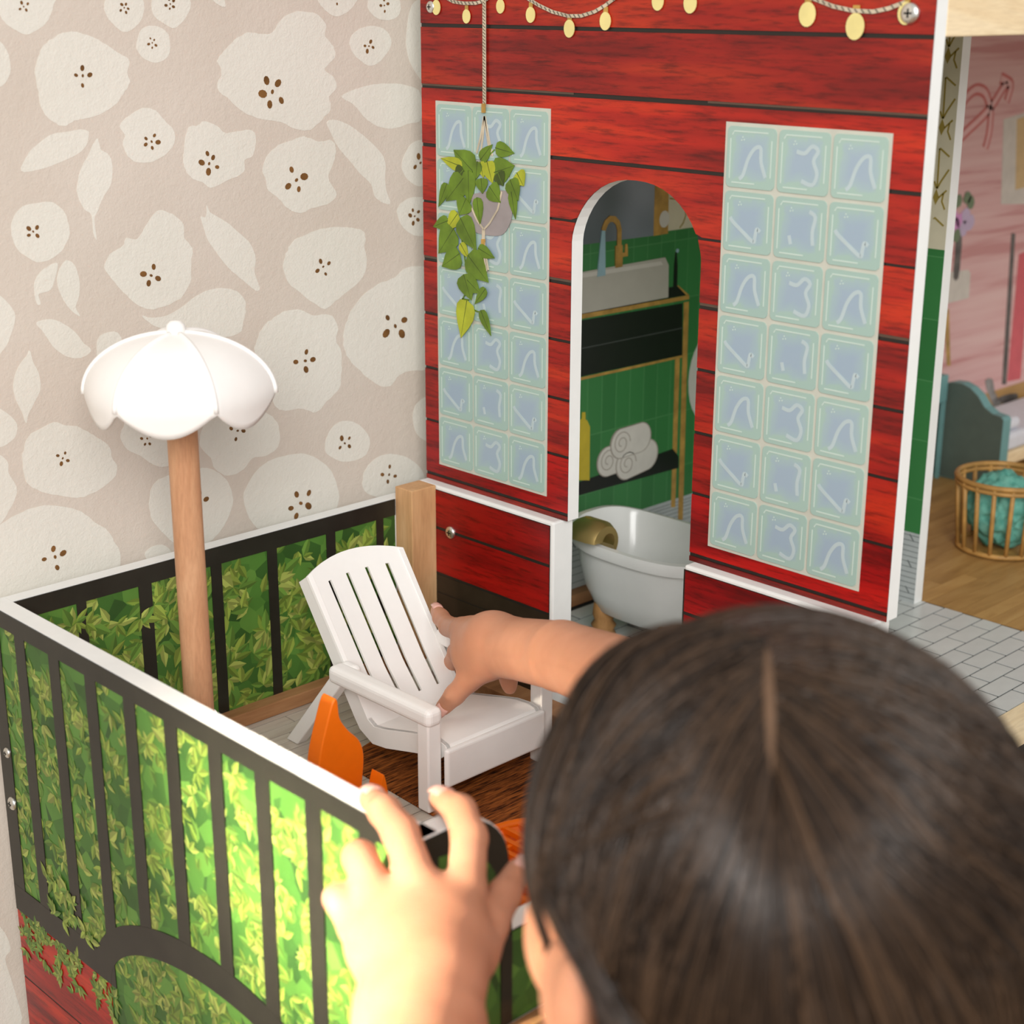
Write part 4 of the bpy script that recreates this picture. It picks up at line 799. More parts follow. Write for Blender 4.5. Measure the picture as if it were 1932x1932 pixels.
LEAFCOL = [srgb(148, 170, 72), srgb(128, 156, 62), srgb(166, 180, 90), srgb(106, 146, 60)]
def scatter(b, region, count, pm, size, hbase, r, dark=1.0, clusters=True):
    placed = 0
    while placed < count:
        u0 = r.uniform(region[0], region[1]); v0 = r.uniform(region[2], region[3])
        base = r.uniform(0, 6.28); m = r.randint(2, 5)
        for k in range(m):
            a = base + (k - m / 2) * 0.75 + r.uniform(-.2, .2); l = size * r.uniform(0.6, 1.25); w = l * r.uniform(0.32, 0.48)
            dx, dy = math.cos(a), math.sin(a); nx, ny = -dy, dx
            p0 = (u0, v0); p1 = (u0 + dx * l, v0 + dy * l); h = hbase + r.uniform(0, 0.00022)
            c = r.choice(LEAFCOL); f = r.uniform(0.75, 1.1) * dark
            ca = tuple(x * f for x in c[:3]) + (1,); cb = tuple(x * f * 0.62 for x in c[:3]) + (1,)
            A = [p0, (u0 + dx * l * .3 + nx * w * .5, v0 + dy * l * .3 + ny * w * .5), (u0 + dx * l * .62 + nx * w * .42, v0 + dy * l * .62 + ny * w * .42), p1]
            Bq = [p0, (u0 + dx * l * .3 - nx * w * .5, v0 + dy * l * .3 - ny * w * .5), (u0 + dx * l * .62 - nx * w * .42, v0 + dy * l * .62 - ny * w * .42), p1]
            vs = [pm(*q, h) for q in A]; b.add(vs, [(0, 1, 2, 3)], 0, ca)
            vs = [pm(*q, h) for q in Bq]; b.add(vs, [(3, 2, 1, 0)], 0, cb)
            placed += 1

def fence_print(parent, pm, u0, u1, ztop, zbot, bars, rail, r, leaf, count, dark):
    """printed hedge behind black bars: ground sheet, leaf print, rails and single bars"""
    b = MB(); b.prism([(u0, zbot), (u1, zbot), (u1, ztop), (u0, ztop)], pm, 0, 0.0002); b.build('printed_hedge', M['foliage'], parent)
    b = MB(); scatter(b, (u0 + leaf * .6, u1 - leaf * .6, zbot + leaf * .6, ztop - rail - leaf * .1), count, pm, leaf, 0.0003, r, dark)
    o = b.build('printed_leaves', M['vcol'], parent); o['kind'] = 'stuff'
    b = MB(); b.prism([(u0, ztop - rail), (u1, ztop - rail), (u1, ztop), (u0, ztop)], pm, 0, 0.0009); b.build('rail', M['iron'], parent)
    for a, c in bars:
        b = MB(); b.prism([(a, zbot), (c, zbot), (c, ztop - rail), (a, ztop - rail)], pm, 0, 0.0009); b.build('bar', M['iron'], parent)

# back fence
b = MB(); b.box(FX1 + .0001, -0.0100, 0.4175, 0.4284, ZF - 0.15, FT); bf = b.build('back_fence', M['mdf'], house)
fence_print(bf, PY(0.4175), FX1 + .0002, -0.0350, FT - .0004, ZF, [(-.3527, -.3400), (-.3087, -.3017), (-.2620, -.2520), (-.2040, -.1952), (-.1557, -.1473), (-.1021, -.0937), (-.0541, -.0471)], 0.0128, random.Random(3), 0.0150, 900, 1.02)
b = MB(); rr = random.Random(11); scatter(b, (-.262, -.238, -.050, -.030), 14, PY(0.4175), 0.0155, 0.0010, rr, 1.05)
scatter(b, (-.315, -.302, -.040, -.030), 6, PY(0.4175), 0.0120, 0.0010, rr, 1.05)
o = b.build('printed_leaves', M['vcol'], bf); o['kind'] = 'stuff'

# left fence: one tall board with the balcony print, an arch and red boards below
b = MB(); b.box(FX0, FX1, 0.0105, 0.4285, -0.70, FT); lf = b.build('side_fence', M['mdf'], house)
pl_ = PX(FX0)
Y0, Y1 = 0.0108, 0.4282
b = MB(); b.prism([(Y0, -0.231), (Y1, -0.231), (Y1, FT - .0004), (Y0, FT - .0004)], pl_, 0, 0.0002); b.build('printed_hedge', M['foliage'], lf)
b = MB(); rr = random.Random(5)
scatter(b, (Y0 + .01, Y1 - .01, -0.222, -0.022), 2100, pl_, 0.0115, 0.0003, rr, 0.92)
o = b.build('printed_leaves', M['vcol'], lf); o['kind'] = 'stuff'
b = MB(); b.prism([(Y0, -.0210), (Y1, -.0210), (Y1, FT - .0004), (Y0, FT - .0004)], pl_, 0, 0.0009); b.build('rail', M['iron'], lf)
AC = 0.1850           # centre of the printed arch
def arc(ry, rz, zc, n=40, a0=0, a1=180):
    return [(AC - ry * math.cos(R(a0 + (a1 - a0) * k / n)), zc + rz * math.sin(R(a0 + (a1 - a0) * k / n))) for k in range(n + 1)]
def arch_out(y):
    t = (y - AC) / 0.140
    return -0.2310 + 0.0735 * math.sqrt(max(0, 1 - t * t)) if abs(t) < 1 else -0.231
bars = [(0.4131, 0.4282)] + [(0.3923 - 0.0425 * k - 0.0125, 0.3923 - 0.0425 * k) for k in range(9)]
for a, c in bars:
    mid = (a + c) / 2; zb0 = max(-0.215, arch_out(mid) - 0.006)
    b = MB(); b.prism([(max(a, Y0), zb0), (c, zb0), (c, -.0210), (max(a, Y0), -.0210)], pl_, 0, 0.0009); b.build('bar', M['iron'], lf)
b = MB(); b.prism([(0.300, -.2315), (Y1, -.2315), (Y1, -.2120), (0.300, -.2120)], pl_, 0, 0.00095); b.build('rail', M['iron'], lf)
b = MB(); b.prism([(Y0, -.2315), (0.070, -.2315), (0.070, -.2120), (Y0, -.2120)], pl_, 0, 0.00095); b.build('rail', M['iron'], lf)
b = MB(); oo = arc(0.140, 0.0735, -.2310); ii = arc(0.121, 0.0535, -.2312)
for k in range(40): b.prism([oo[k], oo[k + 1], ii[k + 1], ii[k]], pl_, 0, 0.0010)
b.build('arch_bar', M['iron'], lf)
b = MB(); b.prism(arc(0.122, 0.055, -.2312) , pl_, 0, 0.0004); b.prism([(AC - .122, -.36), (AC + .122, -.36), (AC + .122, -.2311), (AC - .122, -.2311)], pl_, 0, 0.0004)
b.build('printed_hedge', M['foliage'], lf)
b = MB(); rr = random.Random(9)
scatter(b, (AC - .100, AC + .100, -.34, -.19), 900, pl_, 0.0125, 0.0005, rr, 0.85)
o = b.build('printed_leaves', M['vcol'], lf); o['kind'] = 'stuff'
b = MB(); b.prism([(Y0, -.699), (Y1, -.699), (Y1, -.2318), (Y0, -.2318)], pl_, 0, 0.0002); b.build('joint_layer', M['redline'], lf)
for z1, z0 in ((-.2320, -.2840), (-.2855, -.3270), (-.3285, -.3700), (-.3715, -.4130), (-.4145, -.4560), (-.4575, -.5000), (-.5015, -.545), (-.5465, -.60), (-.6015, -.70)):
    for ya, yb in ((Y0, AC - .1225), (AC + .1225, Y1)):
        b = MB(); b.prism([(ya, z0), (yb, z0), (yb, z1), (ya, z1)], pl_, 0, 0.0004); b.build('plank', M['red'], lf)
b = MB(); rr = random.Random(21)
for c in range(26):
    y = rr.uniform(0.30, 0.422); depth = rr.choice([.006, .01, .014, .03, .034])
    scatter(b, (y - .003, y + .003, -0.232 - depth, -0.231), 5 if depth < .02 else 11, pl_, 0.0085, 0.0008, rr, 0.85)
scatter(b, (0.300, 0.312, -.36, -.235), 90, pl_, 0.0095, 0.0008, rr, 0.85)
scatter(b, (0.325, 0.385, -.212, -.185), 70, pl_, 0.0105, 0.0012, rr, 1.0)
o = b.build('printed_leaves', M['vcol'], lf); o['kind'] = 'stuff'
for z, rr_ in ((-.1111, .0036), (-.1479, .0046), (-.0287, .0036)): screw((FX0 - .0009, 0.4175, z), (-1, 0, 0), rr_)

# front fence: a high rounded end by the corner, then low
FY0, FYI = 0.0098, 0.0222
def front_outline():
    p = [(FX0, ZF - .150), (-0.0360, ZF - .150), (-0.0360, -0.082), (-0.3045, -0.082), (-0.3055, -0.060)]
    r = 0.034; cx, cz = -0.3070 - r, FT - r
    for k in range(9):
        a = R(10 + 80 * k / 8); p.append((cx + r * math.cos(a), cz + r * math.sin(a)))
    p += [(FX0, FT)]
    return p
b = MB(); b.prism(front_outline(), lambda u, v, h: (u, FYI - h, v), 0, FYI - FY0); ff = b.build('front_fence', M['mdf'], house, bevel=0.0008)
pf_ = PY(FY0)
fo = [(x, z) for x, z in front_outline()]
ins = []
for x, z in fo:
    ins.append((min(max(x, FX0 + .001), -.0370) if z > -.1 else x, z))
b = MB(); b.prism([(FX0, ZF + .011)] + [(-.0365, ZF + .011), (-.0365, -.0825), (-.3050, -.0825), (-.3060, -.060)] + [(x - .0004, z - .0006) for x, z in front_outline()[5:14]] + [(FX0, FT - .0006)], pf_, 0, 0.0002)
b.build('printed_hedge', M['iron'], ff)
b = MB(); b.prism([(-.3530, ZF + .0115), (-.3130, ZF + .0115), (-.3140, -.070), (-.3170, -.045), (-.3290, -.026), (-.3530, -.0225)], pf_, 0.0001, 0.0004)
x = -.3055
while x < -.05:
    b.prism([(x, ZF + .0115), (min(x + .035, -.0366), ZF + .0115), (min(x + .035, -.0366), -.0835), (x, -.0835)], pf_, 0.0001, 0.0004); x += .0425
b.build('printed_foliage', M['foliage'], ff)
b = MB(); rr = random.Random(13)
scatter(b, (-.350, -.322, ZF + .022, -.040), 70, pf_, 0.013, 0.0005, rr, 0.8)
scatter(b, (-.300, -.050, ZF + .022, -.095), 190, pf_, 0.012, 0.0005, rr, 0.7)
o = b.build('printed_leaves', M['vcol'], ff); o['kind'] = 'stuff'
for xa in (-.3130, -.2705, -.2280, -.1855, -.1430, -.1005, -.0580):
    b = MB(); b.prism([(xa, ZF + .0115), (xa + .0075, ZF + .0115), (xa + .0075, -.0835), (xa, -.0835)], pf_, 0, 0.0009); b.build('bar', M['iron'], ff)
b = MB(); b.box(FX0, -0.0360, FY0 - .010, FY0 - .0005, ZF - .030, ZF + .0112); b.build('deck_beam', M['strip_x'], house, bevel=0.0008)
# plain lower storey
b = MB(); b.box(-0.0095, 1.062, 0.004, 0.4290, -0.70, -0.302); b.build('lower_storey', M['red'], house)
b = MB(); b.box(-0.375, 1.07, 0.0, 0.4290, ZROOM, -0.7001); b.build('plinth', M['mdf'], house)
# ------------------------------------------------------------------ toy parasol
UX, UY = -0.2741, 0.3314
um = thing('toy_parasol', (UX, UY, ZF), 'white scalloped plastic parasol on a round wooden pole in the balcony corner', 'parasol')
b = MB(); b.tube([(UX, UY, ZF + .010), (UX, UY, 0.08), (UX, UY, 0.155)], 0.0094, 24); b.build('pole', M['pole'], um, auto=40)
b = MB(); b.lathe([(.026, 0), (.026, .010), (.024, .014), (.0130, .020), (.0115, .060), (.0112, .0625), (.0096, .0635)], (UX, UY, ZF + .0002), 28); b.build('base', M['white_plastic'], um, auto=40)
UR, UZ = 0.0580, 0.1290      # dome radius and dome base height
def canopy_point(t, a, r_in=0.0):
    # t 0 at the crown, 1 at the scallop edge
    NG = 6
    ph = (a * NG / (2 * math.pi) + UPH) % 1.0
    drop = math.sin(math.pi * ph) ** 0.75
    tt = t * (1.0 + 0.34 * drop)
    rho = min(tt, 1.0) * math.pi / 2
    flat = 1 + 0.0 * ph
    gore = 1 - 0.075 * math.sin(math.pi * ph) * 0 + (math.cos(math.pi / NG) / math.cos((ph - .5) * 2 * math.pi / NG) - 1) * 0.55
    r = (UR - r_in) * math.sin(rho) * gore; z = UZ + (0.0375 - r_in) * math.cos(rho)
    if tt > 1.0:
        z -= (tt - 1.0) * 0.046; r *= 1 - (tt - 1.0) * 0.16
    return (UX + r * math.cos(a), UY + r * math.sin(a), z)
UPH = 0.702
b = MB(); NA, NTT = 96, 16
for r_in in (0.0, 0.0016):
    o = len(b.v)
    vs = [canopy_point(0.02 + 0.98 * i / NTT, 2 * math.pi * k / NA, r_in) for i in range(NTT + 1) for k in range(NA)]
    fs = []
    for i in range(NTT):
        for k in range(NA):
            q = (i * NA + k, (i + 1) * NA + k, (i + 1) * NA + (k + 1) % NA, i * NA + (k + 1) % NA)
            fs.append(q if r_in == 0 else q[::-1])
    b.add(vs, fs)
n1 = NA * (NTT + 1)
b.f += [(NTT * NA + k, n1 + NTT * NA + k, n1 + NTT * NA + (k + 1) % NA, NTT * NA + (k + 1) % NA) for k in range(NA)]
b.mi += [0] * NA; b.c += [None] * NA
can = b.build('canopy', M['white_plastic'], um, smooth=True)
for g in range(6):
    a = (g - UPH) * 2 * math.pi / 6
    b = MB(); b.tube([Vector(canopy_point(0.05 + 0.95 * i / 16, a)) for i in range(17)], 0.0015, 8); b.build('rib', M['white_plastic'], can, smooth=True)
b = MB(); b.lathe([(.0001, .0075), (.003, .0072), (.0054, .0050), (.0060, .002), (.0056, -.001)][::-1], (UX, UY, UZ + .0370), 20); b.build('finial', M['white_plastic'], can, smooth=True)

# ------------------------------------------------------------------ rug on the deck
b = MB(); b.prism(smooth_poly([(-.176, .296), (-.168, .309), (-.150, .320), (-.122, .3245), (-.060, .326), (-.038, .320), (-.036, .10), (-.060, .058), (-.120, .052), (-.170, .058), (-.182, .10)], 2), PZ(ZF + .0001), 0, 0.0010)
tag(b.build('rug', M['rug']), 'dark brown woven rug lying on the whitewashed balcony deck', 'rug')

# ------------------------------------------------------------------ garden chair
ch = thing('toy_garden_chair', (-0.125, 0.28, ZF), 'white plastic slatted garden chair on the balcony, held by the hand', 'chair')
SX0, SX1 = -0.1665, -0.0825
def back_pt(s):        # s = distance along the backrest from its foot
    return (0.2925 + s * 0.5700, -0.1095 + s * 0.8215)
prof = [(.2095, -.1290), (.2090, -.1150), (.2100, -.1060), (.2135, -.1015), (.2200, -.1000), (.2330, -.1010), (.2480, -.1045), (.2620, -.1080), (.2760, -.1115), (.2860, -.1130)]
BL = 0.1065
NS = 20
bs = [BL * k / NS for k in range(NS + 1)]
slots = [-.1530, -.1335, -.1155, -.0970]; HW = 0.0015
slots = [SX0 + (SX1 - SX0) * t for t in (.20, .40, .60, .80)]
xs = [SX0]
for s in slots: xs += [s - HW, s + HW]
xs += [SX1]
xs2 = sorted(set(xs + [(a + c) / 2 for a, c in zip(xs[:-1], xs[1:]) if c - a > .005]))
xc = (SX0 + SX1) / 2; hw = (SX1 - SX0) / 2
def col_pts(x):
    pts = [(y, z) for y, z in prof]
    t = (x - xc) / hw
    for k, s in enumerate(bs):
        ss = s + 0.0105 * (1 - t * t) * (s / BL) ** 6
        y, z = back_pt(ss); dish = 0.0035 * (1 - t * t) * min(1, s / .03)
        pts.append((y + dish * .82, z - dish * .57))
    return pts
b = MB(); cols = [col_pts(x) for x in xs2]; NP = len(cols[0])
vs = [(x * 1.0 if True else x, y, z) for x, cpt in zip(xs2, cols) for y, z in cpt]
def flare(x, k):      # slightly wider towards the top of the back
    s = max(0, k - len(prof)) / NS
    return xc + (x - xc) * (1 + 0.03 * s)
vs = [(flare(x, k), y, z) for x, cpt in zip(xs2, cols) for k, (y, z) in enumerate(cpt)]
fs = []
lo, hi = len(prof) + 1, len(prof) + NS - 2
for i in range(len(xs2) - 1):
    xm = (xs2[i] + xs2[i + 1]) / 2
    is_slot = any(abs(xm - s) < HW for s in slots)
    for k in range(NP - 1):
        if is_slot and lo <= k < hi: continue
        fs.append((i * NP + k, (i + 1) * NP + k, (i + 1) * NP + k + 1, i * NP + k + 1))
b.add(vs, fs)
seat = b.build('seat_and_back', M['white_plastic'], ch, auto=35)
so = seat.modifiers.new('thickness', 'SOLIDIFY'); so.thickness = 0.0018; so.offset = -1
es = seat.modifiers.new('edges', 'EDGE_SPLIT'); es.split_angle = R(35)
def extrude_x(b, poly, x0, x1):
    n = len(poly); vs = [(x0, y, z) for y, z in poly] + [(x1, y, z) for y, z in poly]
    ar = sum(poly[i][0] * poly[(i + 1) % n][1] - poly[(i + 1) % n][0] * poly[i][1] for i in range(n))
    fs = [tuple(range(n)), tuple(range(2 * n - 1, n - 1, -1))] + [(i, n + i, n + (i + 1) % n, (i + 1) % n) for i in range(n)]
    if ar > 0: fs = [q[::-1] for q in fs]
    b.add(vs, fs)
def band(pts, d):     # closed outline: the profile and its copy pushed down and back
    out = []
    for i, (y, z) in enumerate(pts):
        a = pts[max(0, i - 1)]; c = pts[min(len(pts) - 1, i + 1)]
        ty, tz = c[0] - a[0], c[1] - a[1]; l = math.hypot(ty, tz)
        out.append((y + tz / l * d, z - ty / l * d))
    return pts + out[::-1]
sidep = prof[2:] + [back_pt(s) for s in bs]
for x0, x1 in ((SX0 - .0006, SX0 + .0030), (SX1 - .0030, SX1 + .0006)):
    b = MB(); extrude_x(b, band(sidep, 0.0135), x0, x1); b.build('side_rail', M['white_plastic'], ch, bevel=0.0012, auto=40)
for sx, xa, xb in ((-1, -0.1825, -0.1690), (1, -0.0800, -0.0665)):
    b = MB(); b.box(xa, xb, 0.2120, 0.3160, -0.0855, -0.0728); b.build('armrest', M['white_plastic'], ch, bevel=0.0042, seg=4)
    b = MB(); x0, x1 = (xb - .004, SX0 + .003) if sx < 0 else (SX1 - .003, xa + .004)
    b.box(x0, x1, 0.3000, 0.3160, -0.0855, -0.0728); b.build('arm_bracket', M['white_plastic'], ch, bevel=0.0042, seg=4)
    b = MB(); b.box(xa + .0015, xb - .0005, 0.2140, 0.2250, ZF + .0012, -0.0800); b.build('leg', M['white_plastic'], ch, bevel=0.0012)
    xm = xa + .002; xn = xb - .002
    b = MB(); extrude_x(b, [(.3000, -.0800), (.3140, -.0800), (.3690, ZF + .0002), (.3560, ZF + .0002)], xm, xn); b.build('leg', M['white_plastic'], ch, bevel=0.0010)
b = MB(); b.box(-.1694, -.0796, 0.2085, 0.2130, -0.1300, -0.1030); b.build('front_apron', M['white_plastic'], ch, bevel=0.002, seg=3)

# ------------------------------------------------------------------ orange fire pit with flame pieces
fp = thing('toy_fire_pit', (-0.245, 0.222, ZF), 'orange plastic toy flames standing on the deck beside the fence', 'fire pit')
FYc = 0.222
def flame(pts, y0, y1, name):
    b = MB(); b.prism(smooth_poly(pts, 7), lambda u, v, h: (u, FYc + y1 - h * (y1 - y0), v), 0, 1)
    o = b.build(name, M['orange'], fp, bevel=0.0030, auto=50, seg=4)
    return o
x0 = -.2660
flame([(x0 + .0120, -.0440), (x0 + .0155, -.0440), (x0 + .0170, -.0560), (x0 + .0230, -.0660), (x0 + .0315, -.0760), (x0 + .0345, -.0880), (x0 + .0325, -.1080), (x0 + .0310, -.1400), (x0 + .0130, -.1400), (x0 + .0040, -.1160), (x0 - .0005, -.0960), (x0 + .0005, -.0780), (x0 + .0065, -.0580)], -.006, .006, 'flame')
x1 = -.2370
flame([(x1 + .0030, -.0955), (x1 + .0056, -.0955), (x1 + .0095, -.1200), (x1 + .0100, -.1400), (x1 - .0020, -.1400), (x1 - .0030, -.1230)], -.026, -.015, 'flame')
b = MB(); b.lathe([(.034, 0), (.036, .006), (.030, .008), (.0001, .008)], (-.246, .215, ZF + .0002), 28); b.build('ring', M['orange'], fp, auto=40)

# ------------------------------------------------------------------ orange lattice dish by the front fence
DXc, DYc, DZc = -0.1830, 0.1080, ZF + .0012
ds = thing('toy_grill_rack', (DXc, DYc, ZF), 'orange plastic lattice rack on the rug, between thumb and face', 'rack')
b = MB(); ring = [(DXc + .0470 * math.cos(2 * math.pi * k / 40), DYc + .0470 * math.sin(2 * math.pi * k / 40), DZc + .012) for k in range(41)]
b.tube(ring, 0.0030, 8, cap=False); rim = b.build('rim', M['orange'], ds, smooth=True)
b = MB(); b.lathe([(.040, 0), (.046, .011), (.044, .0115), (.038, .0030), (.0001, .0028)], (DXc, DYc, DZc), 36); b.build('bowl', M['orange'], ds, auto=40)
for k in range(-4, 5):
    u = k * 0.0098; l = math.sqrt(max(0, .0455 ** 2 - u * u))
    b = MB(); b.box(DXc + u - .0016, DXc + u + .0016, DYc - l, DYc + l, DZc + .0095, DZc + .0130); b.build('slat', M['orange'], rim)
for k in (-2, 0, 2):
    u = k * 0.0130; l = math.sqrt(max(0, .0455 ** 2 - u * u))
    b = MB(); b.box(DXc - l, DXc + l, DYc + u - .0014, DYc + u + .0014, DZc + .0085, DZc + .0120); b.build('crossbar', M['orange'], rim)

# ------------------------------------------------------------------ bathtub
TX, TY, TZ = 0.1460, 0.3080, ZF
tub = thing('toy_bathtub', (TX, TY, ZF), 'white toy bathtub with brass tap behind the arched doorway', 'bathtub')
THL, THW, TH = 0.0740, 0.0500, 0.0930
def tub_rim_z(a): return TH + 0.004 + 0.012 * max(0, -math.cos(a)) * 0 - 0.004 + 0.007 * max(0, math.cos(a)) ** 2
NA2 = 64
def tub_ring(scale, zf, off=0.0):
    out = []
    for k in range(NA2):
        a = 2 * math.pi * k / NA2
        ca, sa = math.cos(a), math.sin(a)
        e = 0.72
        y = TY + (THL * scale + off) * math.copysign(abs(ca) ** e, ca); x = TX - (THW * scale + off) * math.copysign(abs(sa) ** e, sa)
        out.append((x, y, TZ + (zf if zf < 0.08 else zf + tub_rim_z(a) - TH)))
    return out
rings = [tub_ring(.50, .022), tub_ring(.66, .026), tub_ring(.80, .045), tub_ring(.87, .066), tub_ring(.90, .0785), tub_ring(1.0, .0805), tub_ring(1.02, .0855), tub_ring(1.0, .0900), tub_ring(.92, .0905), tub_ring(.88, .0860), tub_ring(.80, .058), tub_ring(.66, .036), tub_ring(.40, .030)]
b = MB(); vs = [p for r in rings for p in r]; fs = []
for i in range(len(rings) - 1):
    for k in range(NA2):
        k2 = (k + 1) % NA2; fs.append((i * NA2 + k, i * NA2 + k2, (i + 1) * NA2 + k2, (i + 1) * NA2 + k))
fs.append(tuple(range(NA2 - 1, -1, -1))); fs.append(tuple(range((len(rings) - 1) * NA2, len(rings) * NA2)))
b.add(vs, fs); b.build('tub', M['enamel'], tub, auto=45)
for sx in (-1, 1):
    for sy in (-1, 1):
        b = MB(); b.lathe([(.0085, 0), (.0105, .003), (.0085, .007), (.0105, .011), (.0075, .015), (.0095, .020), (.0085, .030)], (TX + sx * .022, TY + sy * .034, TZ + .0006), 18); b.build('foot', M['turned'], tub, smooth=True)
# brass tap: a curled shell at the left end
TPX = TX - THW * 0.93; TPY = TY + .026
b = MB(); prf = []
for k in range(15):
    a = R(-35 + 205 * k / 14); prf.append((0.0175 * math.cos(a), 0.0175 * math.sin(a)))
inner = [(x * .50 + .0035, z * .50 + .001) for x, z in prf]
poly = [(x, z) for x, z in prf] + inner[::-1]
w = 0.0150
vs = []
for yy, sc in ((-w, .82), (-w * .6, 1.0), (w * .6, 1.0), (w, .82)):
    vs += [(TPX + x * sc * 1.0, TPY + yy, TZ + .0930 + z * sc) for x, z in poly]
n = len(poly); fs = []
for i in range(3):
    for k in range(n):
        k2 = (k + 1) % n; fs.append((i * n + k, i * n + k2, (i + 1) * n + k2, (i + 1) * n + k))
m = len(prf)
for base, rev in ((0, False), (3 * n, True)):
    for k in range(m - 1):
        q = (base + k, base + k + 1, base + n - 2 - k, base + n - 1 - k); fs.append(q if not rev else q[::-1])
b.add(vs, fs); b.build('tap', M['brass'], tub, auto=35)

# ------------------------------------------------------------------ bedroom toys
BX = 0.735
bed = thing('toy_bed', (0.80, 0.37, ZF), 'teal toy bed with curved headboard and white bedding', 'bed')
hb = [(.3290, ZF + .0004), (.3290, -.0700), (.3320, -.0670), (.3430, -.0655), (.3530, -.0600), (.3620, -.0490), (.3720, -.0420), (.3830, -.0385), (.3940, -.0390), (.4030, -.0420), (.4105, -.0450), (.4160, -.0460), (.4160, ZF + .0004)]
b = MB(); extrude_x(b, hb, BX, BX + .016); b.build('headboard', M['teal'], bed, bevel=0.001)
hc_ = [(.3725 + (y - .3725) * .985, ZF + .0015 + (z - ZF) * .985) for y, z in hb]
b = MB(); extrude_x(b, hc_, BX - .0008, BX + .001); b.build('headboard_face', M['tealdark'], bed)['label'] = 'dark grey-green face of the headboard'  # thin sheet over the headboard's face, coloured darker and greyer than its teal edges
b = MB(); b.box(BX + .0165, BX + .22, .3330, .4140, ZF + .022, ZF + .036); b.build('bed_frame', M['pine_x'], bed, bevel=0.001)
b = MB(); b.box(BX + .018, BX + .218, .3340, .4130, ZF + .0365, ZF + .056); b.build('mattress', M['linen'], bed, bevel=0.005, seg=3)
b = MB(); b.box(BX + .020, BX + .060, .3400, .4080, ZF + .0565, ZF + .070); b.build('pillow', M['linen'], bed, bevel=0.006, seg=3)
for x in (BX + .205,):
    for y in (.336, .411):
        b = MB(); b.box(x - .005, x + .005, y - .005, y + .005, ZF + .0004, ZF + .0215); b.build('leg', M['pine_x'], bed)
ns = thing('toy_nightstand', (0.700, 0.395, ZF), 'small teal box standing behind the headboard by the pink wall', 'nightstand')
b = MB(); b.box(.6950, .7300, .3960, .4150, -.060, -.030); b.build('top_box', M['teal'], ns, bevel=0.001)
for x in (.698, .727):
    for y in (.3985, .4125):
        b = MB(); b.box(x - .002, x + .002, y - .002, y + .002, ZF + .0004, -.0602); b.build('leg', M['teal'], ns)

KX, KY = 0.5650, 0.2300
bk = thing('wicker_basket', (KX, KY, ZF), 'round open cane basket on the bedroom floor, holding a teal cloth', 'basket')
def hoop(r, z, t, name):
    b = MB(); b.tube([(KX + r * math.cos(2 * math.pi * k / 40), KY + r * math.sin(2 * math.pi * k / 40), z) for k in range(41)], t, 8, cap=False); b.build(name, M['wicker'], bk, smooth=True)
hoop(.0455, ZF + .0720, .0026, 'rim'); hoop(.0452, ZF + .0670, .0022, 'rim'); hoop(.0395, ZF + .0036, .0026, 'bottom_hoop')
b = MB(); b.lathe([(.0380, 0), (.0380, .002), (.0001, .002)], (KX, KY, ZF + .0006), 30); b.build('bottom', M['wicker'], bk)
for k in range(17):
    a = 2 * math.pi * k / 17 + .1
    b = MB(); p0 = Vector((KX + .0395 * math.cos(a), KY + .0395 * math.sin(a), ZF + .003)); p1 = Vector((KX + .0454 * math.cos(a), KY + .0454 * math.sin(a), ZF + .072))
    b.tube([p0, p0.lerp(p1, .5), p1], .0022, 7); b.build('stake', M['wicker'], bk, smooth=True)
# crumpled cloth in the basket
me = bpy.data.meshes.new('towel_cloth'); bm = bmesh.new(); bmesh.ops.create_icosphere(bm, subdivisions=5, radius=1.0)
from mathutils import noise as mnoise
for v in bm.verts:
    p = v.co.copy(); f = 1 + 0.24 * mnoise.noise(p * 2.6) + 0.16 * mnoise.noise(p * 5.5 + Vector((3, 1, 2)))
    rid = abs(mnoise.noise(p * 3.4 + Vector((7, 0, 0)))); f += 0.22 * (0.5 - rid)
    zz = p.z * f
    rr_ = (0.0330 if zz < 0 else 0.0340) * min(f, 1.06)
    v.co = Vector((KX + p.x * rr_, KY + p.y * rr_, ZF + .0400 + zz * 0.0330))
bm.to_mesh(me); bm.free(); me.materials.append(M['cloth']); me.polygons.foreach_set('use_smooth', [True] * len(me.polygons))
o = bpy.data.objects.new('washcloth', me); col.objects.link(o); tag(o, 'crumpled teal terry cloth stuffed in the cane basket', 'cloth')
# ------------------------------------------------------------------ the child: one continuous body surface
H = Vector(PERSON['H']); FAZ = R(75)
hF = Vector((math.cos(FAZ), math.sin(FAZ), 0)); hR = Vector((math.sin(FAZ), -math.cos(FAZ), 0)); hU = Vector((0, 0, 1))
def hp(f, r, u): return H + hF * f + hR * r + hU * u
prims = []      # ('c', a, b, ra, rb, k) round cones, ('e', centre, radii, axes, k) ellipsoids
def cone(a, b, ra, rb, k=0.006): prims.append(('c', Vector(a), Vector(b), ra, rb, k))
def chain(pts, k=0.004):
    for p, q in zip(pts[:-1], pts[1:]): cone(p[:3], q[:3], p[3], q[3], k)
def ell(c, rad, k=0.01): prims.append(('e', Vector(c), rad, (hF, hR, hU), k))
ell(hp(-.004, 0, .004), (.084, .068, .080))
ell(hp(.030, 0, -.042), (.054, .056, .058), 0.02)
for s in (-1, 1):
    ell(hp(.046, s * .036, -.040), (.034, .034, .036), 0.016)
    ell(hp(.008, s * .0780, -.030), (.015, .0095, .024), 0.003)      # ear
    ell(hp(-.002, s * .0845, -.024), (.009, .0055, .018), 0.003)
cone(hp(.078, 0, -.012), hp(.090, 0, -.036), .006, .0095, .010)      # nose
ell(hp(.062, 0, -.088), (.018, .022, .014), 0.016)                    # chin
ell(hp(.078, 0, -.062), (.008, .016, .006), 0.008)                    # lips
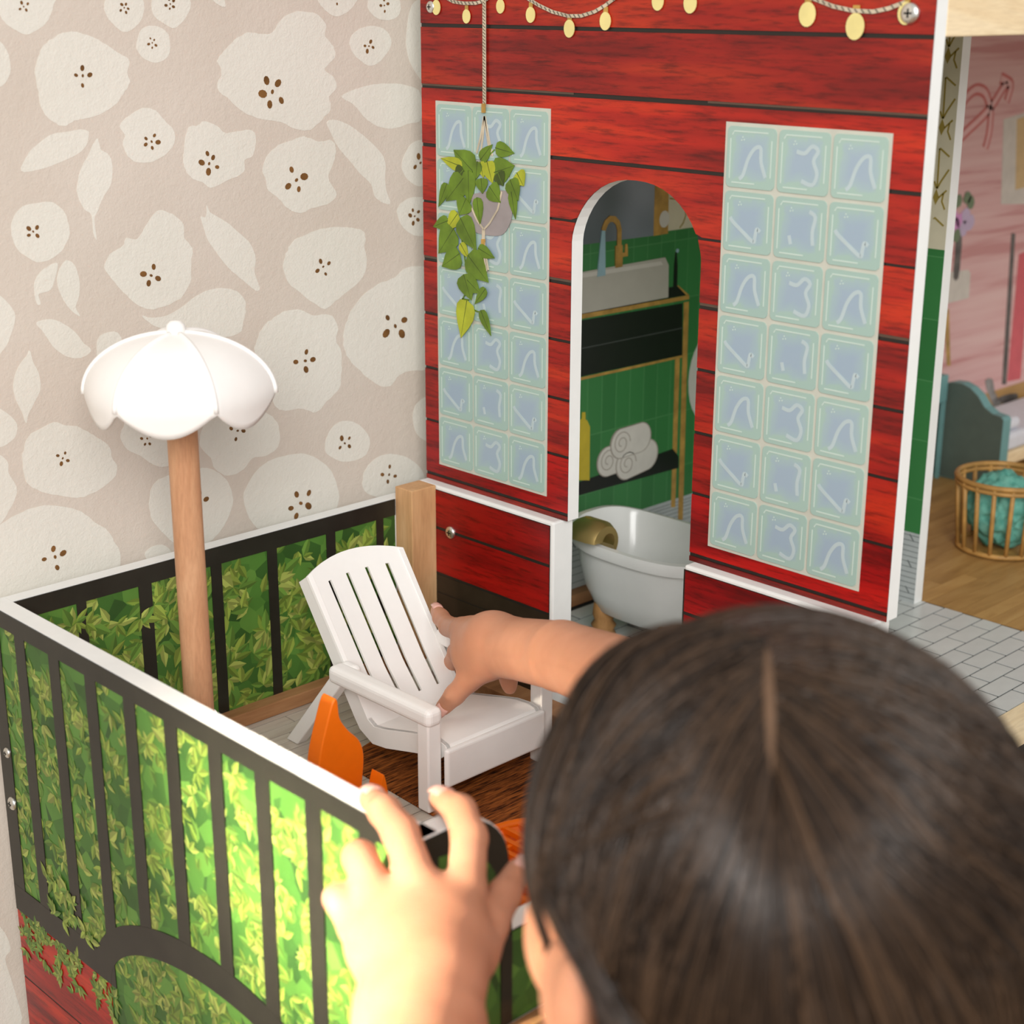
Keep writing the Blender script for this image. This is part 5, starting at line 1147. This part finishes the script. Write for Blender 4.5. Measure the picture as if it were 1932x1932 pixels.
cone(hp(-.012, 0, -.070), hp(-.030, 0, -.135), .036, .034, 0.02)
LS = Vector((-0.470, -0.245, -0.085)); RS = Vector((-0.290, -0.215, -0.075))
cone(hp(-.030, 0, -.130), (LS + RS) / 2 + Vector((0, -.02, -.03)), .045, .062, 0.03)
cone(LS + Vector((.02, 0, -.01)), RS + Vector((-.02, 0, -.01)), .036, .036, 0.03)
mid = (LS + RS) / 2
for dx in (-.035, .035):
    o_ = hR * dx
    cone(mid + o_ + Vector((0, -.01, -.05)), mid + o_ + Vector((-.01, -.07, -.24)), .060, .062, 0.03)
lh, rh = PERSON['lh'], PERSON['rh']
# left arm
el = Vector((-0.520, -0.175, -0.085))
cone(LS, el, .036, .030, 0.02)
f0, f1 = lh['fore']
cone(el, f0[:3], .030, f0[3], 0.02); cone(f0[:3], f1[:3], f0[3], f1[3], 0.003); cone(f1[:3], lh['wrist'][:3], f1[3], lh['wrist'][3] * .95, 0.003)
w_ = lh['wrist']; pm_ = lh['palm']
cone(w_[:3], pm_[3][:3], w_[3] * .95, pm_[3][3], .012)
for fn in ('idx', 'mid', 'rin', 'pin'):
    p = lh[fn][0]; cone(pm_[3][:3], p[:3], pm_[3][3] * .72, p[3] * 1.02, 0.012)
for q in pm_[:3]: cone(pm_[3][:3], q[:3], pm_[3][3] * .8, q[3], 0.012)
for fn in ('idx', 'mid', 'rin', 'pin', 'thumb'): chain(lh[fn], 0.003)
cone(pm_[3][:3], lh['thumb'][0][:3], pm_[3][3] * .7, lh['thumb'][0][3], .012)
# right arm
A = rh['arm']
cone(RS, A[0][:3], .034, A[0][3] * 1.15, 0.02); cone(A[0][:3], A[1][:3], A[0][3] * 1.1, A[1][3], 0.003); chain(A[1:], 0.003)
pr_ = rh['palm']
cone(A[3][:3], pr_[0][:3], A[3][3], pr_[0][3], 0.003); cone(pr_[0][:3], pr_[1][:3], pr_[0][3], pr_[1][3], 0.010); cone(pr_[0][:3], pr_[2][:3], pr_[0][3], pr_[2][3], 0.010)
for fn in ('idx', 'mid', 'rin', 'pin'):
    p = rh[fn][0]; cone(pr_[0][:3], p[:3], pr_[0][3] * .8, p[3], 0.008)
cone(pr_[2][:3], rh['thumb'][0][:3], pr_[2][3], rh['thumb'][0][3] * .9, 0.010)
for fn in ('idx', 'mid', 'rin', 'pin', 'thumb'): chain(rh[fn], 0.003)

def build_surface(prims, vox):
    lo = np.array([1e9] * 3); hi = -lo
    for p in prims:
        if p[0] == 'c':
            r = max(p[3], p[4])
            for q in (p[1], p[2]): lo = np.minimum(lo, np.array(q) - r); hi = np.maximum(hi, np.array(q) + r)
        else:
            r = max(p[2]); lo = np.minimum(lo, np.array(p[1]) - r); hi = np.maximum(hi, np.array(p[1]) + r)
    lo -= 0.012; hi += 0.012
    n = np.ceil((hi - lo) / vox).astype(int) + 1
    F = np.full(tuple(n), 1.0, np.float32)
    for p in prims:
        m = p[-1] + 0.006
        if p[0] == 'c':
            a, c = np.array(p[1]), np.array(p[2]); r = max(p[3], p[4])
            l = np.minimum(a, c) - r - m; h = np.maximum(a, c) + r + m
        else:
            a = np.array(p[1]); r = max(p[2]); l = a - r - m; h = a + r + m
        i0 = np.clip(np.floor((l - lo) / vox).astype(int), 0, n - 1); i1 = np.clip(np.ceil((h - lo) / vox).astype(int) + 1, 1, n)
        g = [(lo[k] + vox * np.arange(i0[k], i1[k])).astype(np.float32) for k in range(3)]
        X, Y, Z = np.meshgrid(*g, indexing='ij', sparse=True)
        if p[0] == 'c':
            d = c - a; L2 = float(d @ d) + 1e-12
            t = np.clip(((X - a[0]) * d[0] + (Y - a[1]) * d[1] + (Z - a[2]) * d[2]) / L2, 0, 1)
            D = np.sqrt((X - a[0] - t * d[0]) ** 2 + (Y - a[1] - t * d[1]) ** 2 + (Z - a[2] - t * d[2]) ** 2) - (p[3] + t * (p[4] - p[3]))
        else:
            s1 = 0; s2 = 0
            for ax, rad in zip(p[3], p[2]):
                q = (X - a[0]) * ax[0] + (Y - a[1]) * ax[1] + (Z - a[2]) * ax[2]
                s1 = s1 + (q / rad) ** 2; s2 = s2 + (q / rad ** 2) ** 2
            k0 = np.sqrt(s1); D = k0 * (k0 - 1) / np.maximum(np.sqrt(s2), 1e-6)
        S = F[i0[0]:i1[0], i0[1]:i1[1], i0[2]:i1[2]]
        k = p[-1]; hh = np.maximum(k - np.abs(S - D), 0) / k
        S[...] = np.minimum(S, D) - hh * hh * k * 0.25
    ins = F < 0
    c8 = np.zeros(tuple(n - 1), np.int8)
    offs = [(i, j, k) for i in (0, 1) for j in (0, 1) for k in (0, 1)]
    for o in offs: c8 += ins[o[0]:n[0] - 1 + o[0], o[1]:n[1] - 1 + o[1], o[2]:n[2] - 1 + o[2]]
    act = np.argwhere((c8 > 0) & (c8 < 8)); del c8
    cv = np.stack([F[act[:, 0] + o[0], act[:, 1] + o[1], act[:, 2] + o[2]] for o in offs], 1)
    acc = np.zeros((len(act), 3)); cnt = np.zeros(len(act))
    for a in range(8):
        for c in range(a + 1, 8):
            if sum(x != y for x, y in zip(offs[a], offs[c])) != 1: continue
            va, vc = cv[:, a], cv[:, c]; mk = (va < 0) != (vc < 0)
            t = np.where(mk, va / np.where(mk, va - vc, 1), 0)
            P = np.array(offs[a])[None] + t[:, None] * (np.array(offs[c]) - np.array(offs[a]))[None]
            acc += P * mk[:, None]; cnt += mk
    V = lo + vox * (act + acc / cnt[:, None])
    sh = n - 1
    key = (act[:, 0] * sh[1] + act[:, 1]) * sh[2] + act[:, 2]
    faces = []
    for ax in range(3):
        b_, c_ = [(1, 2), (2, 0), (0, 1)][ax]
        sl0 = [slice(None)] * 3; sl1 = [slice(None)] * 3
        sl0[ax] = slice(0, n[ax] - 1); sl1[ax] = slice(1, n[ax])
        A0, A1 = ins[tuple(sl0)], ins[tuple(sl1)]
        e = np.argwhere(A0 != A1)
        flip = A0[e[:, 0], e[:, 1], e[:, 2]]
        q = []
        for db, dc in ((-1, -1), (0, -1), (0, 0), (-1, 0)):
            w = e.copy(); w[:, b_] += db; w[:, c_] += dc
            q.append(np.searchsorted(key, (w[:, 0] * sh[1] + w[:, 1]) * sh[2] + w[:, 2]))
        q = np.stack(q, 1); q[~flip] = q[~flip][:, ::-1]
        faces.append(q)
    return V, np.concatenate(faces)
V, Fq = build_surface(prims, 0.0020)
me = bpy.data.meshes.new('person'); me.from_pydata(V.tolist(), [], Fq.tolist()); me.materials.append(M['skin'])
me.polygons.foreach_set('use_smooth', [True] * len(me.polygons))
person = bpy.data.objects.new('person', me); col.objects.link(person)
tag(person, 'child seen from behind with long dark brown hair, reaching for the white chair', 'person')
sm = person.modifiers.new('relax', 'SMOOTH'); sm.factor = 0.5; sm.iterations = 6

# nails
def nail(tip, prev, up, w, l):
    tip = Vector(tip[:3]); prev = Vector(prev[:3]); d = (tip - prev).normalized(); up = Vector(up); up = (up - d * up.dot(d)).normalized(); s = d.cross(up)
    return tip, d, up, s
def add_nail(fin, r, toward, scale=1.0):
    t, d, up, s = nail(fin[3], fin[2], toward, 0, 0)
    rr = fin[3][3]; b = MB(); vs = []; nn = 7
    for i in range(nn):
        for j in range(5):
            u = -1 + 2 * i / (nn - 1); v = j / 4
            ww = rr * 0.74 * (1 - 0.25 * (v - .4) ** 2)
            p = t + d * (rr * (-.9 + 1.75 * v) * scale) + s * (u * ww) + up * (rr * (1.08 - .32 * u * u - .30 * max(0, v - .45)))
            vs.append(p)
    fs = [(i * 5 + j, (i + 1) * 5 + j, (i + 1) * 5 + j + 1, i * 5 + j + 1) for i in range(nn - 1) for j in range(4)]
    b.add(vs, fs); o = b.build('nail', M['nail'], person, smooth=True)
    so = o.modifiers.new('t', 'SOLIDIFY'); so.thickness = 0.0005; so.offset = 0
tocam = (CAM - Vector(rh['thumb'][3][:3])).normalized()
add_nail(rh['thumb'], 0, tocam); add_nail(rh['idx'], 0, Vector((-.2, -.4, .9)))
for fn in ('idx', 'mid'): add_nail(lh[fn], 0, Vector((0, 0, 1)))
add_nail(lh['thumb'], 0, Vector((.5, -.3, .6)))
for s in (-1, 1):
    c = hp(.0735, s * .0285, -.008)
    b = MB(); b.lathe([(.0001, -.0085), (.006, -.006), (.0085, 0), (.006, .006), (.0001, .0085)], tuple(c), 16); e_ = b.build('eye', M['eye'], person, smooth=True)
    c2_ = hp(.0790, s * .0295, -.008)
    b = MB(); b.lathe([(.0001, -.0038), (.0028, -.0026), (.0038, 0), (.0028, .0026), (.0001, .0038)], tuple(c2_), 12); b.build('iris', M['iris'], e_, smooth=True)
b = MB(); b.tube([hp(.082, -.014, -.0615), hp(.0875, 0, -.0620), hp(.082, .014, -.0615)], [.0012, .0030, .0012], 8); b.build('lips', M['lip'], person, smooth=True)

# dress below the frame
b = MB(); NR = 36; rows = []
c0 = (LS + RS) / 2
for i, (f, dz, ra, rb) in enumerate([(0, -.020, .085, .058), (0, -.08, .108, .080), (-.015, -.16, .108, .084), (-.04, -.26, .112, .092), (-.06, -.40, .150, .130), (-.07, -.645, .190, .170)]):
    for k in range(NR):
        a = 2 * math.pi * k / NR; p = c0 + hR * (ra * math.cos(a)) + hF * (rb * math.sin(a) + f) + Vector((0, -.01, dz)); rows.append(p)
b.add(rows, [(i * NR + k, i * NR + (k + 1) % NR, (i + 1) * NR + (k + 1) % NR, (i + 1) * NR + k) for i in range(5) for k in range(NR)])
o = b.build('dress', M['dress'], person, smooth=True); so = o.modifiers.new('t', 'SOLIDIFY'); so.thickness = 0.003; so.offset = 1

# ------------------------------------------------------------------ hair
HA, HB, HC = .097, .0875, .0785
HO = Vector((-.0036, .0035, .005))
def sdir(phi, elev):
    return Vector((math.cos(R(phi)) * math.cos(R(elev)), -math.sin(R(phi)) * math.cos(R(elev)), math.sin(R(elev))))     # (F, R, U); phi grows to the left
def on_head(n, off=0.0):
    r = 1 / math.sqrt((n.x / HA) ** 2 + (n.y / HB) ** 2 + (n.z / HC) ** 2) + off
    return H + HO + hF * (n.x * r) + hR * (n.y * r) + hU * (n.z * r)
def slerp(a, b, t):
    d = max(-1, min(1, a.dot(b))); th = math.acos(d)
    if th < 1e-4: return a.copy()
    return (a * math.sin((1 - t) * th) + b * math.sin(t * th)) / math.sin(th)
WH = sdir(140, 40).normalized(); FR = sdir(4, 52).normalized(); TOPD = sdir(80, 84)
def part_dir(s):
    # parting from the whorl over the crown to the forehead
    if s < .5: return slerp(WH, sdir(60, 86), s * 2)
    return slerp(sdir(60, 86), FR, (s - .5) * 2)
hr = random.Random(4)
ZEND = -0.26
def strand(s, phit, off, jit, ns=15, nh=12, zend=ZEND, tuck=True):
    a = part_dir(s); sgn = 1 if phit < 180 else -1
    el_ = -16 + jit * 4
    if tuck and phit < 110: el_ = -2 + jit * 3 + 11 * min(1, (110 - phit) / 8)
    c = sdir(phit, el_)
    # start a hair's breadth beside the parting
    pts = []
    for i in range(ns + 1):
        t = i / ns
        n = slerp(a, c, t)
        if s > .15: pass
        lift = 0.003 * math.sin(math.pi * min(1, t * 1.6)) 
        pts.append(on_head(n, off + lift * (1 if t < .62 else 0) - .002 * (1 - t) ** 6))
    p = pts[-1]; q = pts[-2]; v = (p - q).normalized(); ns_ = 5; short = 0.0085; ln = (p.z - zend - ns_ * short) / (nh - ns_)
    cen = H + HO
    for i in range(1, nh + 1):
        t = i / nh
        v = (v * .6 + Vector((0, 0, -1)) * .4).normalized()
        p = p + v * (short if i <= ns_ else ln)
        rad = Vector((p.x - cen.x, p.y - cen.y, 0))
        if tuck and phit < 110: p = p - hF * (0.0140 * (110 - phit) / 26 if i <= 4 else 0.001) + hR * (.0016 if i <= 4 else 0)
        p = p - rad * (0.012 * t) + Vector((hr.uniform(-.0008, .0008), hr.uniform(-.0008, .0008), 0))
        pts.append(p.copy())
    return pts
hv, hf, hc = [], [], []
NST = 7200
for k in range(NST):
    left = hr.random() < .40
    phit = hr.uniform(84, 142) if left else hr.uniform(138, 262)
    w = (140 - phit) / 50 if left else (phit - 140) / 122
    s = .01 + .99 * hr.uniform(0, 1) * min(1, max(0, w) * 1.1) ** 1.3
    zend = ZEND
    if k < 60: phit = hr.uniform(75, 79); s = hr.uniform(.7, 1); zend = H.z - hr.uniform(.10, .14); 
    off = hr.uniform(-.0035, .0025)
    pts = strand(s, phit, off * (.3 if k < 60 else 1) - (.006 if k < 60 else 0), hr.uniform(-1, 1), zend=zend, tuck=k >= 60)
    tone = hr.uniform(0, 1); base = Vector(srgb(34, 25, 19)[:3]).lerp(Vector(srgb(86, 65, 48)[:3]), tone ** 2.4)
    rad = hr.uniform(.00035, .00075)
    o = len(hv); npt = len(pts); pr0 = None
    for i, p in enumerate(pts):
        t = (pts[min(i + 1, npt - 1)] - pts[max(i - 1, 0)]).normalized()
        u = (t.cross(Vector((.3, .2, .93))) if pr0 is None else pr0 - t * pr0.dot(t)).normalized(); pr0 = u; w2 = t.cross(u)
        rr_ = rad * (1 if i < npt - 1 else .3)
        for ang in (0, 2.0944, 4.18879):
            hv.append(p + (u * math.cos(ang) + w2 * math.sin(ang)) * rr_)
    for i in range(npt - 1):
        for j in range(3):
            hf.append((o + i * 3 + j, o + i * 3 + (j + 1) % 3, o + (i + 1) * 3 + (j + 1) % 3, o + (i + 1) * 3 + j)); hc.append(tuple(base))
me = bpy.data.meshes.new('hair'); me.from_pydata([tuple(p) for p in hv], [], hf); me.materials.append(M['hair'])
at = me.color_attributes.new('Col', 'FLOAT_COLOR', 'CORNER')
arr = np.repeat(np.concatenate([np.array(hc, np.float32), np.ones((len(hc), 1), np.float32)], 1), 4, 0); at.data.foreach_set('color', arr.ravel())
me.polygons.foreach_set('use_smooth', [True] * len(me.polygons))
hair = bpy.data.objects.new('hair', me); col.objects.link(hair); adopt(hair, person); hair['label'] = 'long straight dark brown hair'; hair['kind'] = 'stuff'
# dense underlayer so that no skin shows between the strands
b = MB(); NU, NV = 60, 26
grid = []
for i in range(NU + 1):
    phit = 108 + (262 - 108) * i / NU; rowp = []
    pts = strand(0.0, phit, -.0065, 0)
    grid.append(pts)
npt = len(grid[0])
b.add([tuple(p) for g in grid for p in g], [(i * npt + j, (i + 1) * npt + j, (i + 1) * npt + j + 1, i * npt + j + 1) for i in range(NU) for j in range(npt - 1)])
for sgn, ph in ((1, 96), (-1, 262)):
    g2 = [[on_head(slerp(part_dir(i / 16), sdir(ph, 12 if ph < 100 else -14), j / 14), -.0065) for j in range(15)] for i in range(17)]
    fs = [(i * 15 + j, (i + 1) * 15 + j, (i + 1) * 15 + j + 1, i * 15 + j + 1) for i in range(16) for j in range(14)]
    b.add([tuple(p) for g in g2 for p in g], fs if sgn > 0 else [q[::-1] for q in fs])
b.build('hair_underlayer', M['haircap'], hair, smooth=True)
b = MB(); b.tube([on_head(part_dir(.03 + .42 * k / 20), -.0004) for k in range(21)], [.0009 + .0016 * math.sin(math.pi * (k + 2) / 24) for k in range(21)], 6); b.build('parting', M['scalp'], hair, smooth=True)
